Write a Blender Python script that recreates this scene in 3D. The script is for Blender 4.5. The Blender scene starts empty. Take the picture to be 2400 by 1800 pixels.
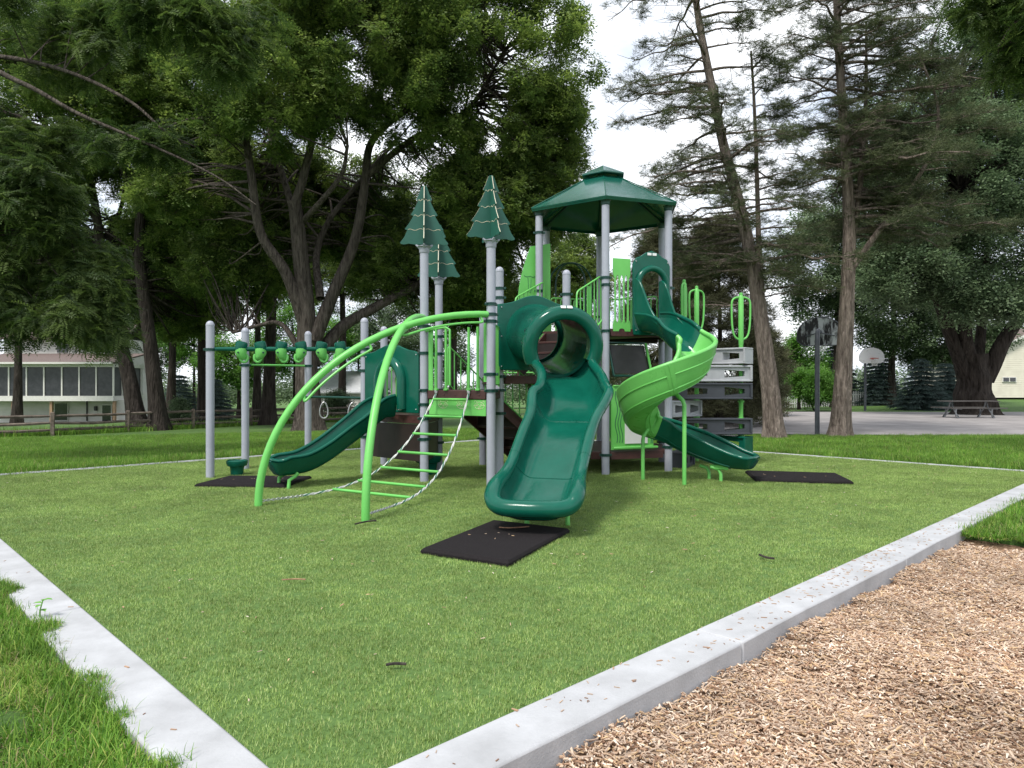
import bpy, math, random
import numpy as np
from mathutils import Vector, Matrix, Quaternion

random.seed(7)
RNG = np.random.default_rng(7)
S = bpy.context.scene
COL = S.collection

# ------------------------------------------------------------------ camera
EYE = 1.5
FPX = 1667.0          # focal length in photo pixels (2400 wide)
HOR = 903.0           # horizon row
cam_d = bpy.data.cameras.new('camera')
cam_d.sensor_width = 36.0
cam_d.lens = 36.0 * FPX / 2400.0
cam_d.shift_y = 3.0 / 2400.0
cam_d.clip_start = 0.05
cam_d.clip_end = 2000.0
cam = bpy.data.objects.new('camera', cam_d)
cam.location = (0, 0, EYE)
cam.rotation_euler = (math.radians(90), 0, 0)
COL.objects.link(cam)
S.camera = cam

# ------------------------------------------------------------------ sky and sun
SUN_EL, SUN_AZ = math.radians(58), math.radians(215)   # azimuth clockwise from +Y
w = bpy.data.worlds.new('World')
S.world = w
w.use_nodes = True
nt = w.node_tree
nt.nodes.clear()
out = nt.nodes.new('ShaderNodeOutputWorld')
bg = nt.nodes.new('ShaderNodeBackground')
bg.inputs['Strength'].default_value = 0.1
sky = nt.nodes.new('ShaderNodeTexSky')
sky.sky_type = 'NISHITA'
sky.sun_disc = False
sky.sun_elevation = SUN_EL
sky.sun_rotation = SUN_AZ
tc = nt.nodes.new('ShaderNodeTexCoord')
mp = nt.nodes.new('ShaderNodeMapping')
mp.inputs['Scale'].default_value = (1.0, 1.0, 2.2)
n1 = nt.nodes.new('ShaderNodeTexNoise')
n1.inputs['Scale'].default_value = 2.6
n1.inputs['Detail'].default_value = 7.0
n1.inputs['Roughness'].default_value = 0.55
r1 = nt.nodes.new('ShaderNodeValToRGB')          # cloud cover
r1.color_ramp.elements[0].position = 0.33
r1.color_ramp.elements[0].color = (0.45, 0.45, 0.45, 1)
r1.color_ramp.elements[1].position = 0.50
r1.color_ramp.elements[1].color = (1, 1, 1, 1)
n2 = nt.nodes.new('ShaderNodeTexNoise')
n2.inputs['Scale'].default_value = 4.5
n2.inputs['Detail'].default_value = 5.0
r2 = nt.nodes.new('ShaderNodeValToRGB')          # cloud brightness
r2.color_ramp.elements[0].position = 0.36
r2.color_ramp.elements[0].color = (4.7, 5.3, 6.3, 1)
r2.color_ramp.elements[1].position = 0.60
r2.color_ramp.elements[1].color = (9.0, 9.2, 9.5, 1)
mx = nt.nodes.new('ShaderNodeMix')
mx.data_type = 'RGBA'
L = nt.links.new
L(tc.outputs['Generated'], mp.inputs['Vector'])
L(mp.outputs['Vector'], n1.inputs['Vector'])
L(mp.outputs['Vector'], n2.inputs['Vector'])
L(n1.outputs['Fac'], r1.inputs['Fac'])
L(n2.outputs['Fac'], r2.inputs['Fac'])
L(r1.outputs['Color'], mx.inputs[0])
L(sky.outputs['Color'], mx.inputs[6])
L(r2.outputs['Color'], mx.inputs[7])
L(mx.outputs[2], bg.inputs['Color'])
L(bg.outputs['Background'], out.inputs['Surface'])

sun_d = bpy.data.lights.new('sun', 'SUN')
sun_d.energy = 2.2
sun_d.angle = math.radians(14)
sun_d.color = (1.0, 0.96, 0.9)
sun = bpy.data.objects.new('sun', sun_d)
sv = Vector((math.sin(SUN_AZ) * math.cos(SUN_EL), math.cos(SUN_AZ) * math.cos(SUN_EL), math.sin(SUN_EL)))
sun.rotation_euler = sv.to_track_quat('Z', 'Y').to_euler()
sun.location = sv * 40
COL.objects.link(sun)

S.view_settings.view_transform = 'Standard'
S.view_settings.look = 'None'
S.view_settings.exposure = 0.76
S.view_settings.gamma = 1.0
S.view_settings.use_curve_mapping = False
S.cycles.max_bounces = 5
S.cycles.diffuse_bounces = 3
S.cycles.glossy_bounces = 2
S.cycles.transmission_bounces = 2
S.cycles.transparent_max_bounces = 4

# ------------------------------------------------------------------ helpers
def at(px, py, Y):
    """a measured point of the photograph at depth Y, in metres"""
    return Vector(((px - 1200.0) / FPX * Y, Y, EYE - (py - HOR) / FPX * Y))

def tag(o, label=None, cat=None, group=None, kind=None):
    if label: o['label'] = label
    if cat: o['category'] = cat
    if group: o['group'] = group
    if kind: o['kind'] = kind
    return o

BASE = {}
def empty(name, loc, label=None, cat=None, group=None, kind=None, rz=0.0):
    o = bpy.data.objects.new(name, None)
    o.location = loc
    o.rotation_euler = (0, 0, rz)
    o.empty_display_size = 0.2
    COL.objects.link(o)
    BASE[o.name] = Vector(loc)
    return tag(o, label, cat, group, kind)

def link_mesh(name, me, mat, parent=None, base=None, smooth=None):
    if mat is not None and not me.materials:
        me.materials.append(mat)
    if smooth is not None:
        me.polygons.foreach_set('use_smooth', [True] * len(me.polygons))
        me.set_sharp_from_angle(angle=math.radians(smooth))
    o = bpy.data.objects.new(name, me)
    COL.objects.link(o)
    if parent is not None:
        o.parent = parent
        BASE[o.name] = BASE.get(parent.name, Vector((0, 0, 0)))
    else:
        BASE[o.name] = Vector((0, 0, 0)) if base is None else Vector(base)
        if base is not None:
            o.location = base
    return o

def catmull(pts, n):
    P = [np.array(p, float) for p in pts]
    if len(P) == 2:
        return [P[0] + (P[1] - P[0]) * i / n for i in range(n + 1)]
    P = [2 * P[0] - P[1]] + P + [2 * P[-1] - P[-2]]
    out = []
    for i in range(1, len(P) - 2):
        p0, p1, p2, p3 = P[i - 1:i + 3]
        for k in range(n):
            t = k / n
            out.append(0.5 * ((2 * p1) + (-p0 + p2) * t + (2 * p0 - 5 * p1 + 4 * p2 - p3) * t * t + (-p0 + 3 * p1 - 3 * p2 + p3) * t ** 3))
    out.append(P[-2])
    return out

class MB:
    def __init__(self):
        self.v, self.f = [], []

    def add(self, vs, fs):
        k = len(self.v)
        self.v += [tuple(float(c) for c in p) for p in vs]
        self.f += [tuple(i + k for i in f) for f in fs]
        return self

    def box(self, c, s, rz=0.0, rot=None, bevel=0.0):
        hx, hy, hz = s[0] / 2, s[1] / 2, s[2] / 2
        M = rot if rot is not None else Matrix.Rotation(rz, 3, 'Z')
        c = Vector(c)
        if bevel <= 0:
            vs = [M @ Vector((x, y, z)) + c for x in (-hx, hx) for y in (-hy, hy) for z in (-hz, hz)]
            return self.add(vs, [(0, 1, 3, 2), (4, 6, 7, 5), (0, 4, 5, 1), (2, 3, 7, 6), (0, 2, 6, 4), (1, 5, 7, 3)])
        b = min(bevel, hx * .9, hy * .9, hz * .9)
        vs = []
        idx = {}
        for sx in (-1, 1):
            for sy in (-1, 1):
                for sz in (-1, 1):
                    for ax in range(3):
                        p = [sx * (hx - b), sy * (hy - b), sz * (hz - b)]
                        p[ax] = (sx * hx, sy * hy, sz * hz)[ax]
                        idx[(sx, sy, sz, ax)] = len(vs)
                        vs.append(M @ Vector(p) + c)
        fs = []
        for ax in range(3):
            a1, a2 = (ax + 1) % 3, (ax + 2) % 3
            for s_ in (-1, 1):
                q = []
                for e1, e2 in ((-1, -1), (1, -1), (1, 1), (-1, 1)):
                    t = [0, 0, 0]; t[ax] = s_; t[a1] = e1; t[a2] = e2
                    q.append(idx[(t[0], t[1], t[2], ax)])
                fs.append(tuple(q if s_ > 0 else q[::-1]))
        for ax in range(3):
            a1, a2 = (ax + 1) % 3, (ax + 2) % 3
            for e1 in (-1, 1):
                for e2 in (-1, 1):
                    q = []
                    for s_, fa in ((-1, a1), (1, a1), (1, a2), (-1, a2)):
                        t = [0, 0, 0]; t[ax] = s_; t[a1] = e1; t[a2] = e2
                        q.append(idx[(t[0], t[1], t[2], fa)])
                    fs.append(tuple(q if e1 * e2 < 0 else q[::-1]))
        for sx in (-1, 1):
            for sy in (-1, 1):
                for sz in (-1, 1):
                    q = [idx[(sx, sy, sz, a)] for a in range(3)]
                    fs.append(tuple(q if sx * sy * sz > 0 else q[::-1]))
        return self.add(vs, fs)

    def tube(self, pts, r, n=10, cap=True, dome=False):
        P = [Vector(p) for p in pts]
        R = [r] * len(P) if isinstance(r, (int, float)) else list(r)
        T = []
        for i in range(len(P)):
            a, b = P[max(i - 1, 0)], P[min(i + 1, len(P) - 1)]
            d = (b - a)
            T.append(d.normalized() if d.length > 1e-9 else Vector((0, 0, 1)))
        up = Vector((0, 0, 1)) if abs(T[0].z) < 0.9 else Vector((1, 0, 0))
        N = (up - T[0] * up.dot(T[0])).normalized()
        vs, fs = [], []
        for i in range(len(P)):
            if i:
                q = T[i - 1].rotation_difference(T[i])
                N = q @ N
                N = (N - T[i] * N.dot(T[i])).normalized()
            B = T[i].cross(N)
            for k in range(n):
                a = 2 * math.pi * k / n
                vs.append(P[i] + (N * math.cos(a) + B * math.sin(a)) * R[i])
        for i in range(len(P) - 1):
            for k in range(n):
                k2 = (k + 1) % n
                fs.append((i * n + k, i * n + k2, (i + 1) * n + k2, (i + 1) * n + k))
        if cap:
            fs.append(tuple(range(n))[::-1])
            fs.append(tuple((len(P) - 1) * n + k for k in range(n)))
        return self.add(vs, fs)

    def lathe(self, prof, c=(0, 0, 0), n=16, rot=None, sx=1.0, sy=1.0):
        c = Vector(c)
        M = rot if rot is not None else Matrix.Identity(3)
        vs, fs = [], []
        for (r, z) in prof:
            for k in range(n):
                a = 2 * math.pi * k / n
                vs.append(M @ Vector((r * math.cos(a) * sx, r * math.sin(a) * sy, z)) + c)
        for i in range(len(prof) - 1):
            for k in range(n):
                k2 = (k + 1) % n
                fs.append((i * n + k, i * n + k2, (i + 1) * n + k2, (i + 1) * n + k))
        if prof[0][0] > 1e-6: fs.append(tuple(range(n))[::-1])
        if prof[-1][0] > 1e-6: fs.append(tuple((len(prof) - 1) * n + k for k in range(n)))
        return self.add(vs, fs)

    def prism(self, poly, o, ux, uz, th):
        """flat outline poly (a,b) in the plane o + a*ux + b*uz, thickness th (centred) along ux x uz"""
        o, ux, uz = Vector(o), Vector(ux), Vector(uz)
        nrm = ux.cross(uz).normalized() * (th / 2)
        n = len(poly)
        vs = [o + ux * a + uz * b + nrm for a, b in poly] + [o + ux * a + uz * b - nrm for a, b in poly]
        fs = [tuple(range(n)), tuple(range(2 * n - 1, n - 1, -1))]
        for k in range(n):
            k2 = (k + 1) % n
            fs.append((k, n + k, n + k2, k2))
        return self.add(vs, fs)

    def holed(self, outer, inner, o, ux, uz, th):
        """plate with one hole; outer and inner have the same number of points, matched by index"""
        o, ux, uz = Vector(o), Vector(ux), Vector(uz)
        nrm = ux.cross(uz).normalized() * (th / 2)
        n = len(outer)
        vs = []
        for sgn in (1, -1):
            vs += [o + ux * a + uz * b + nrm * sgn for a, b in outer]
            vs += [o + ux * a + uz * b + nrm * sgn for a, b in inner]
        fs = []
        for k in range(n):
            k2 = (k + 1) % n
            fs.append((k, k2, n + k2, n + k))
            fs.append((2 * n + k, 3 * n + k, 3 * n + k2, 2 * n + k2))
            fs.append((k, 2 * n + k, 2 * n + k2, k2))
            fs.append((n + k, n + k2, 3 * n + k2, 3 * n + k))
        return self.add(vs, fs)

    def grid(self, rows):
        m, n = len(rows), len(rows[0])
        vs = [p for r in rows for p in r]
        fs = [(i * n + j, i * n + j + 1, (i + 1) * n + j + 1, (i + 1) * n + j) for i in range(m - 1) for j in range(n - 1)]
        return self.add(vs, fs)

    def mesh(self, name, off=None):
        me = bpy.data.meshes.new(name)
        v = self.v
        if off is not None and off.length > 0:
            v = [(a - off.x, b - off.y, c - off.z) for a, b, c in v]
        me.from_pydata(v, [], self.f)
        me.update()
        return me

    def build(self, name, mat, parent=None, base=None, smooth=40, label=None, bevel=0.0, fix=False):
        off = BASE.get(parent.name, Vector((0, 0, 0))) if parent is not None else (Vector(base) if base is not None else Vector((0, 0, 0)))
        me = self.mesh(name, off)
        if fix:
            import bmesh
            bm = bmesh.new(); bm.from_mesh(me)
            bmesh.ops.recalc_face_normals(bm, faces=bm.faces)
            bm.to_mesh(me); bm.free()
        o = link_mesh(name, me, mat, parent, base, smooth)
        if label: o['label'] = label
        if bevel > 0:
            b = o.modifiers.new('bevel', 'BEVEL')
            b.width = bevel; b.segments = 2; b.limit_method = 'ANGLE'; b.angle_limit = math.radians(40)
        return o

# ------------------------------------------------------------------ materials
def mat_new(name):
    m = bpy.data.materials.new(name)
    m.use_nodes = True
    t = m.node_tree
    b = t.nodes['Principled BSDF']
    return m, t, b

def node(t, typ, **kw):
    n = t.nodes.new(typ)
    for k, v in kw.items():
        if k in n.inputs: n.inputs[k].default_value = v
        else: setattr(n, k, v)
    return n

def varied(name, c1, c2, scale=6.0, rough=0.5, bump=0.0, bscale=60.0, stretch=(1, 1, 1), detail=5.0, spec=0.5,
           rough2=None, lo=0.35, hi=0.65, coat=0.0, obj_rand=0.0, metal=0.0, bdist=0.02):
    """a surface of two mixed tones with fine relief"""
    m, t, b = mat_new(name)
    tc = node(t, 'ShaderNodeTexCoord')
    mp = node(t, 'ShaderNodeMapping'); mp.inputs['Scale'].default_value = stretch
    t.links.new(tc.outputs['Object'], mp.inputs['Vector'])
    nz = node(t, 'ShaderNodeTexNoise', Scale=scale, Detail=detail, Roughness=0.6)
    t.links.new(mp.outputs['Vector'], nz.inputs['Vector'])
    rp = node(t, 'ShaderNodeValToRGB')
    rp.color_ramp.elements[0].position = lo; rp.color_ramp.elements[0].color = (*c1, 1)
    rp.color_ramp.elements[1].position = hi; rp.color_ramp.elements[1].color = (*c2, 1)
    t.links.new(nz.outputs['Fac'], rp.inputs['Fac'])
    src = rp.outputs['Color']
    if obj_rand > 0:
        oi = node(t, 'ShaderNodeObjectInfo')
        mr = node(t, 'ShaderNodeMapRange')
        mr.inputs['To Min'].default_value = 1 - obj_rand; mr.inputs['To Max'].default_value = 1 + obj_rand
        t.links.new(oi.outputs['Random'], mr.inputs['Value'])
        hs = node(t, 'ShaderNodeHueSaturation')
        t.links.new(mr.outputs['Result'], hs.inputs['Value'])
        t.links.new(src, hs.inputs['Color'])
        src = hs.outputs['Color']
    t.links.new(src, b.inputs['Base Color'])
    b.inputs['Roughness'].default_value = rough
    b.inputs['Specular IOR Level'].default_value = spec
    b.inputs['Metallic'].default_value = metal
    if coat: 
        b.inputs['Coat Weight'].default_value = coat
        b.inputs['Coat Roughness'].default_value = 0.12
    if rough2 is not None:
        n3 = node(t, 'ShaderNodeTexNoise', Scale=scale * 2.3, Detail=4.0)
        t.links.new(mp.outputs['Vector'], n3.inputs['Vector'])
        mr2 = node(t, 'ShaderNodeMapRange')
        mr2.inputs['From Min'].default_value = 0.3; mr2.inputs['From Max'].default_value = 0.7
        mr2.inputs['To Min'].default_value = rough; mr2.inputs['To Max'].default_value = rough2
        t.links.new(n3.outputs['Fac'], mr2.inputs['Value'])
        t.links.new(mr2.outputs['Result'], b.inputs['Roughness'])
    if bump > 0:
        nb = node(t, 'ShaderNodeTexNoise', Scale=bscale, Detail=5.0)
        t.links.new(mp.outputs['Vector'], nb.inputs['Vector'])
        bp = node(t, 'ShaderNodeBump', Strength=bump, Distance=bdist)
        t.links.new(nb.outputs['Fac'], bp.inputs['Height'])
        t.links.new(bp.outputs['Normal'], b.inputs['Normal'])
    return m

def leafy(name, tones, trans=0.35, rough=0.5, rnd=0.35):
    """leaf material: per-leaf tone from the colour attribute, per-spray variation, light through the leaf"""
    m, t, b = mat_new(name)
    oi = node(t, 'ShaderNodeObjectInfo')
    at_ = node(t, 'ShaderNodeAttribute', attribute_name='Col')
    geo = node(t, 'ShaderNodeNewGeometry')
    nz = node(t, 'ShaderNodeTexNoise', Scale=0.35, Detail=2.0)  # tint noise; its bright patches also stand for sunlit clumps
    t.links.new(geo.outputs['Position'], nz.inputs['Vector'])
    ad = node(t, 'ShaderNodeMath', operation='ADD')
    t.links.new(oi.outputs['Random'], ad.inputs[0]); t.links.new(nz.outputs['Fac'], ad.inputs[1])
    ad2 = node(t, 'ShaderNodeMath', operation='MULTIPLY_ADD')
    t.links.new(at_.outputs['Fac'], ad2.inputs[0]); ad2.inputs[1].default_value = 0.6
    t.links.new(ad.outputs[0], ad2.inputs[2])
    mr = node(t, 'ShaderNodeMapRange'); mr.inputs['From Min'].default_value = 0.45; mr.inputs['From Max'].default_value = 1.7
    t.links.new(ad2.outputs[0], mr.inputs['Value'])
    rp = node(t, 'ShaderNodeValToRGB')
    els = rp.color_ramp.elements
    while len(els) < len(tones): els.new(0.5)
    for i, c in enumerate(tones):
        els[i].position = i / (len(tones) - 1); els[i].color = (*c, 1)
    t.links.new(mr.outputs['Result'], rp.inputs['Fac'])
    t.links.new(rp.outputs['Color'], b.inputs['Base Color'])
    b.inputs['Roughness'].default_value = rough
    b.inputs['Specular IOR Level'].default_value = 0.3
    tr = node(t, 'ShaderNodeBsdfTranslucent')
    hs = node(t, 'ShaderNodeHueSaturation', Value=1.5, Saturation=1.1)
    t.links.new(rp.outputs['Color'], hs.inputs['Color'])
    t.links.new(hs.outputs['Color'], tr.inputs['Color'])
    ms = node(t, 'ShaderNodeMixShader', Fac=trans)
    t.links.new(b.outputs[0], ms.inputs[1]); t.links.new(tr.outputs[0], ms.inputs[2])
    t.links.new(ms.outputs[0], t.nodes['Material Output'].inputs['Surface'])
    return m

def attr_mat(name, rough=0.7, trans=0.0, rnd=0.15, spec=0.3):
    """pieces coloured one by one through the Col attribute"""
    m, t, b = mat_new(name)
    a = node(t, 'ShaderNodeAttribute', attribute_name='Col')
    oi = node(t, 'ShaderNodeObjectInfo')
    mr = node(t, 'ShaderNodeMapRange'); mr.inputs['To Min'].default_value = 1 - rnd; mr.inputs['To Max'].default_value = 1 + rnd
    t.links.new(oi.outputs['Random'], mr.inputs['Value'])
    geo = node(t, 'ShaderNodeNewGeometry')
    nz = node(t, 'ShaderNodeTexNoise', Scale=1.1, Detail=3.0)
    t.links.new(geo.outputs['Position'], nz.inputs['Vector'])
    mr2 = node(t, 'ShaderNodeMapRange'); mr2.inputs['From Min'].default_value = 0.3; mr2.inputs['From Max'].default_value = 0.7
    mr2.inputs['To Min'].default_value = 1 - rnd * 1.5; mr2.inputs['To Max'].default_value = 1 + rnd * 1.5
    t.links.new(nz.outputs['Fac'], mr2.inputs['Value'])
    mu = node(t, 'ShaderNodeMath', operation='MULTIPLY')
    t.links.new(mr.outputs['Result'], mu.inputs[0]); t.links.new(mr2.outputs['Result'], mu.inputs[1])
    hs = node(t, 'ShaderNodeHueSaturation')
    t.links.new(mu.outputs[0], hs.inputs['Value']); t.links.new(a.outputs['Color'], hs.inputs['Color'])
    t.links.new(hs.outputs['Color'], b.inputs['Base Color'])
    b.inputs['Roughness'].default_value = rough
    b.inputs['Specular IOR Level'].default_value = spec
    if trans > 0:
        tr = node(t, 'ShaderNodeBsdfTranslucent'); t.links.new(hs.outputs['Color'], tr.inputs['Color'])
        ms = node(t, 'ShaderNodeMixShader', Fac=trans)
        t.links.new(b.outputs[0], ms.inputs[1]); t.links.new(tr.outputs[0], ms.inputs[2])
        t.links.new(ms.outputs[0], t.nodes['Material Output'].inputs['Surface'])
    return m

def bark(name, c1, c2, scale=9.0):
    """furrowed bark: ridges drawn out along the stem"""
    m, t, b = mat_new(name)
    tc = node(t, 'ShaderNodeTexCoord')
    mp = node(t, 'ShaderNodeMapping'); mp.inputs['Scale'].default_value = (1, 1, 0.16)
    t.links.new(tc.outputs['Object'], mp.inputs['Vector'])
    nz = node(t, 'ShaderNodeTexNoise', Scale=scale, Detail=6.0, Roughness=0.65, Distortion=0.4)
    t.links.new(mp.outputs['Vector'], nz.inputs['Vector'])
    vo = node(t, 'ShaderNodeTexVoronoi', Scale=scale * 1.6, feature='DISTANCE_TO_EDGE')
    t.links.new(mp.outputs['Vector'], vo.inputs['Vector'])
    rp = node(t, 'ShaderNodeValToRGB')
    rp.color_ramp.elements[0].position = 0.32; rp.color_ramp.elements[0].color = (*c1, 1)
    rp.color_ramp.elements[1].position = 0.68; rp.color_ramp.elements[1].color = (*c2, 1)
    t.links.new(nz.outputs['Fac'], rp.inputs['Fac'])
    t.links.new(rp.outputs['Color'], b.inputs['Base Color'])
    b.inputs['Roughness'].default_value = 0.95
    b.inputs['Specular IOR Level'].default_value = 0.15
    mu = node(t, 'ShaderNodeMath', operation='ADD')
    t.links.new(nz.outputs['Fac'], mu.inputs[0]); t.links.new(vo.outputs['Distance'], mu.inputs[1])
    bp = node(t, 'ShaderNodeBump', Strength=1.0, Distance=0.06)
    t.links.new(mu.outputs[0], bp.inputs['Height']); t.links.new(bp.outputs['Normal'], b.inputs['Normal'])
    return m

DG = (0.004, 0.078, 0.052)
LG = (0.115, 0.50, 0.075)
M = {}
M['dark_green'] = varied('dark_green_plastic', (0.003, 0.082, 0.053), (0.005, 0.100, 0.066), 3.0, 0.13, 0.22, 3.2, rough2=0.24, spec=0.3, bdist=0.03)
M['roof_metal'] = varied('dark_green_roof_metal', (0.006, 0.075, 0.052), (0.009, 0.09, 0.064), 2.0, 0.12, 0.0, rough2=0.22, spec=0.7)
M['dark_green_sheet'] = varied('dark_green_sheet', (0.012, 0.088, 0.062), (0.016, 0.105, 0.076), 5.0, 0.5, 0.08, 220, bdist=0.003)
M['dark_green_metal'] = varied('dark_green_powder_coat', (0.003, 0.04, 0.03), (0.005, 0.055, 0.04), 8.0, 0.35, bdist=0.003)
M['light_green'] = varied('light_green_powder_coat', (0.135, 0.49, 0.10), (0.155, 0.53, 0.115), 4.0, 0.34, 0.05, 160, rough2=0.48, bdist=0.003)
M['light_green_plastic'] = varied('light_green_plastic', (0.15, 0.50, 0.115), (0.17, 0.54, 0.13), 3.0, 0.26, 0.0, 140, rough2=0.4)
M['post'] = varied('grey_post_coat', (0.33, 0.345, 0.405), (0.37, 0.385, 0.445), 5.0, 0.38, 0.05, 180, rough2=0.5, bdist=0.003)
M['brown'] = varied('brown_vinyl_coat', (0.05, 0.018, 0.016), (0.075, 0.028, 0.024), 10.0, 0.5, 0.2, 120, bdist=0.004)
M['black_sheet'] = varied('black_sheet', (0.012, 0.013, 0.013), (0.02, 0.021, 0.021), 6.0, 0.45)
M['dark_brown'] = varied('dark_brown_sheet', (0.018, 0.010, 0.009), (0.028, 0.015, 0.013), 6.0, 0.5)
M['cream'] = varied('cream_core', (0.62, 0.55, 0.40), (0.72, 0.65, 0.50), 30.0, 0.6)
M['steel'] = varied('galvanised_steel', (0.42, 0.42, 0.43), (0.6, 0.6, 0.62), 20.0, 0.35, metal=0.7)
M['rope_white'] = varied('white_rope', (0.6, 0.6, 0.58), (0.75, 0.75, 0.72), 60.0, 0.8)
M['rope_green'] = varied('green_rope', (0.02, 0.16, 0.10), (0.04, 0.22, 0.14), 60.0, 0.8)
M['white_sheet'] = varied('white_board', (0.74, 0.74, 0.74), (0.8, 0.8, 0.8), 5.0, 0.3)
M['grey_light'] = varied('light_grey_plastic', (0.33, 0.34, 0.36), (0.40, 0.41, 0.43), 5.0, 0.42, 0.08, 90, bdist=0.004)
M['grey_dark'] = varied('dark_grey_plastic', (0.034, 0.038, 0.048), (0.046, 0.051, 0.063), 5.0, 0.42, 0.08, 90, bdist=0.004)
M['rubber'] = varied('black_rubber_crumb', (0.010, 0.009, 0.0095), (0.026, 0.022, 0.0235), 160.0, 0.9, 0.9, 140, bdist=0.01, detail=3, spec=.12)
M['yellow'] = varied('yellow_sticker', (0.5, 0.45, 0.03), (0.55, 0.5, 0.05), 30.0, 0.5)
M['concrete'] = varied('concrete', (0.32, 0.323, 0.33), (0.49, 0.497, 0.512), 3.0, 0.85, 0.35, 70, detail=9.0, lo=0.25, hi=0.75, bdist=0.006)
M['bark_walnut'] = bark('walnut_bark', (0.028, 0.022, 0.019), (0.14, 0.118, 0.10), 11.0)
M['bark_cedar'] = bark('cedar_bark', (0.075, 0.057, 0.048), (0.32, 0.26, 0.22), 13.0)
M['bark_dark'] = bark('dark_bark', (0.014, 0.011, 0.009), (0.07, 0.058, 0.05), 8.0)
# ------------------------------------------------------------------ scatter through geometry nodes
def scatter(name, pts, rots, scls, idx, templates, parent=None):
    """one object: the template meshes set on every point"""
    me = bpy.data.meshes.new(name)
    pts = np.asarray(pts, dtype=np.float32)
    n = len(pts)
    me.vertices.add(n)
    me.vertices.foreach_set('co', pts.ravel())
    a = me.attributes.new('rot', 'FLOAT_VECTOR', 'POINT'); a.data.foreach_set('vector', np.asarray(rots, np.float32).ravel())
    a = me.attributes.new('scl', 'FLOAT', 'POINT'); a.data.foreach_set('value', np.asarray(scls, np.float32))
    a = me.attributes.new('idx', 'INT', 'POINT'); a.data.foreach_set('value', np.asarray(idx, np.int32))
    me.update()
    for tm in templates:
        for mm in tm.data.materials:
            if mm.name not in [x.name for x in me.materials]: me.materials.append(mm)
    o = bpy.data.objects.new(name, me)
    COL.objects.link(o)
    if parent is not None: o.parent = parent
    key = 'scatter_' + '_'.join(t.name for t in templates)
    g = bpy.data.node_groups.get(key)
    if g is None:
        g = bpy.data.node_groups.new(key, 'GeometryNodeTree')
        g.interface.new_socket('Geometry', in_out='INPUT', socket_type='NodeSocketGeometry')
        g.interface.new_socket('Geometry', in_out='OUTPUT', socket_type='NodeSocketGeometry')
        gi = g.nodes.new('NodeGroupInput'); go = g.nodes.new('NodeGroupOutput')
        iop = g.nodes.new('GeometryNodeInstanceOnPoints')
        g.links.new(gi.outputs[0], iop.inputs['Points'])
        jn = g.nodes.new('GeometryNodeJoinGeometry')
        for tm in reversed(templates):
            oi = g.nodes.new('GeometryNodeObjectInfo')
            oi.inputs['Object'].default_value = tm
            oi.inputs['As Instance'].default_value = False
            gt = g.nodes.new('GeometryNodeGeometryToInstance')
            g.links.new(oi.outputs['Geometry'], gt.inputs[0])
            g.links.new(gt.outputs[0], jn.inputs[0])
        g.links.new(jn.outputs[0], iop.inputs['Instance'])
        iop.inputs['Pick Instance'].default_value = True
        def na(nm, dt):
            x = g.nodes.new('GeometryNodeInputNamedAttribute'); x.data_type = dt; x.inputs['Name'].default_value = nm
            return x
        g.links.new(na('idx', 'INT').outputs['Attribute'], iop.inputs['Instance Index'])
        er = g.nodes.new('FunctionNodeEulerToRotation')
        g.links.new(na('rot', 'FLOAT_VECTOR').outputs['Attribute'], er.inputs[0])
        g.links.new(er.outputs[0], iop.inputs['Rotation'])
        g.links.new(na('scl', 'FLOAT').outputs['Attribute'], iop.inputs['Scale'])
        g.links.new(iop.outputs[0], go.inputs[0])
    md = o.modifiers.new('scatter', 'NODES')
    md.node_group = g
    return o

def template(name, v, f, cols, mat):
    """a small mesh used by scatter(); cols holds one colour per face"""
    me = bpy.data.meshes.new(name)
    me.from_pydata([tuple(map(float, p)) for p in v], [], f)
    a = me.color_attributes.new('Col', 'FLOAT_COLOR', 'CORNER')
    buf = []
    for k, p in enumerate(me.polygons):
        c = cols[k]
        c = (c[0], c[1], c[2], 1.0) if not isinstance(c, float) else (c, c, c, 1.0)
        buf += list(c) * p.loop_total
    a.data.foreach_set('color', buf)
    me.materials.append(mat)
    me.update()
    return bpy.data.objects.new(name, me)

# ------------------------------------------------------------------ plan of the play area
U = np.array([0.717, 0.697]); V = np.array([-0.697, 0.717]); C0 = np.array([-0.72, 2.54])
UM, VM = 13.8, 12.2
KW = 0.30
def uv(u, v):
    p = C0 + U * u + V * v
    return float(p[0]), float(p[1])
def to_uv(x, y):
    dx, dy = x - C0[0], y - C0[1]
    return dx * U[0] + dy * U[1], dx * V[0] + dy * V[1]
def sstep(a, b, x):
    t = min(1.0, max(0.0, (x - a) / (b - a)))
    return t * t * (3 - 2 * t)
def gz(x, y):
    u, v = to_uv(x, y)
    z = -0.03 - 0.0285 * max(0.0, v - 13.6) * (1.0 if v < 60 else 1.0)
    z = max(z, -1.6)
    z += 0.022 * max(0.0, y - 45.0) * sstep(0.15, 0.5, x / max(y, 1.0)) * (1.0 if y < 90 else 0.0)
    if -0.2 < u < UM + 0.1 and -0.2 < v < VM + 0.1: return -0.12
    if v < -0.2 and u < 7.15: return -0.32
    return z

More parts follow.
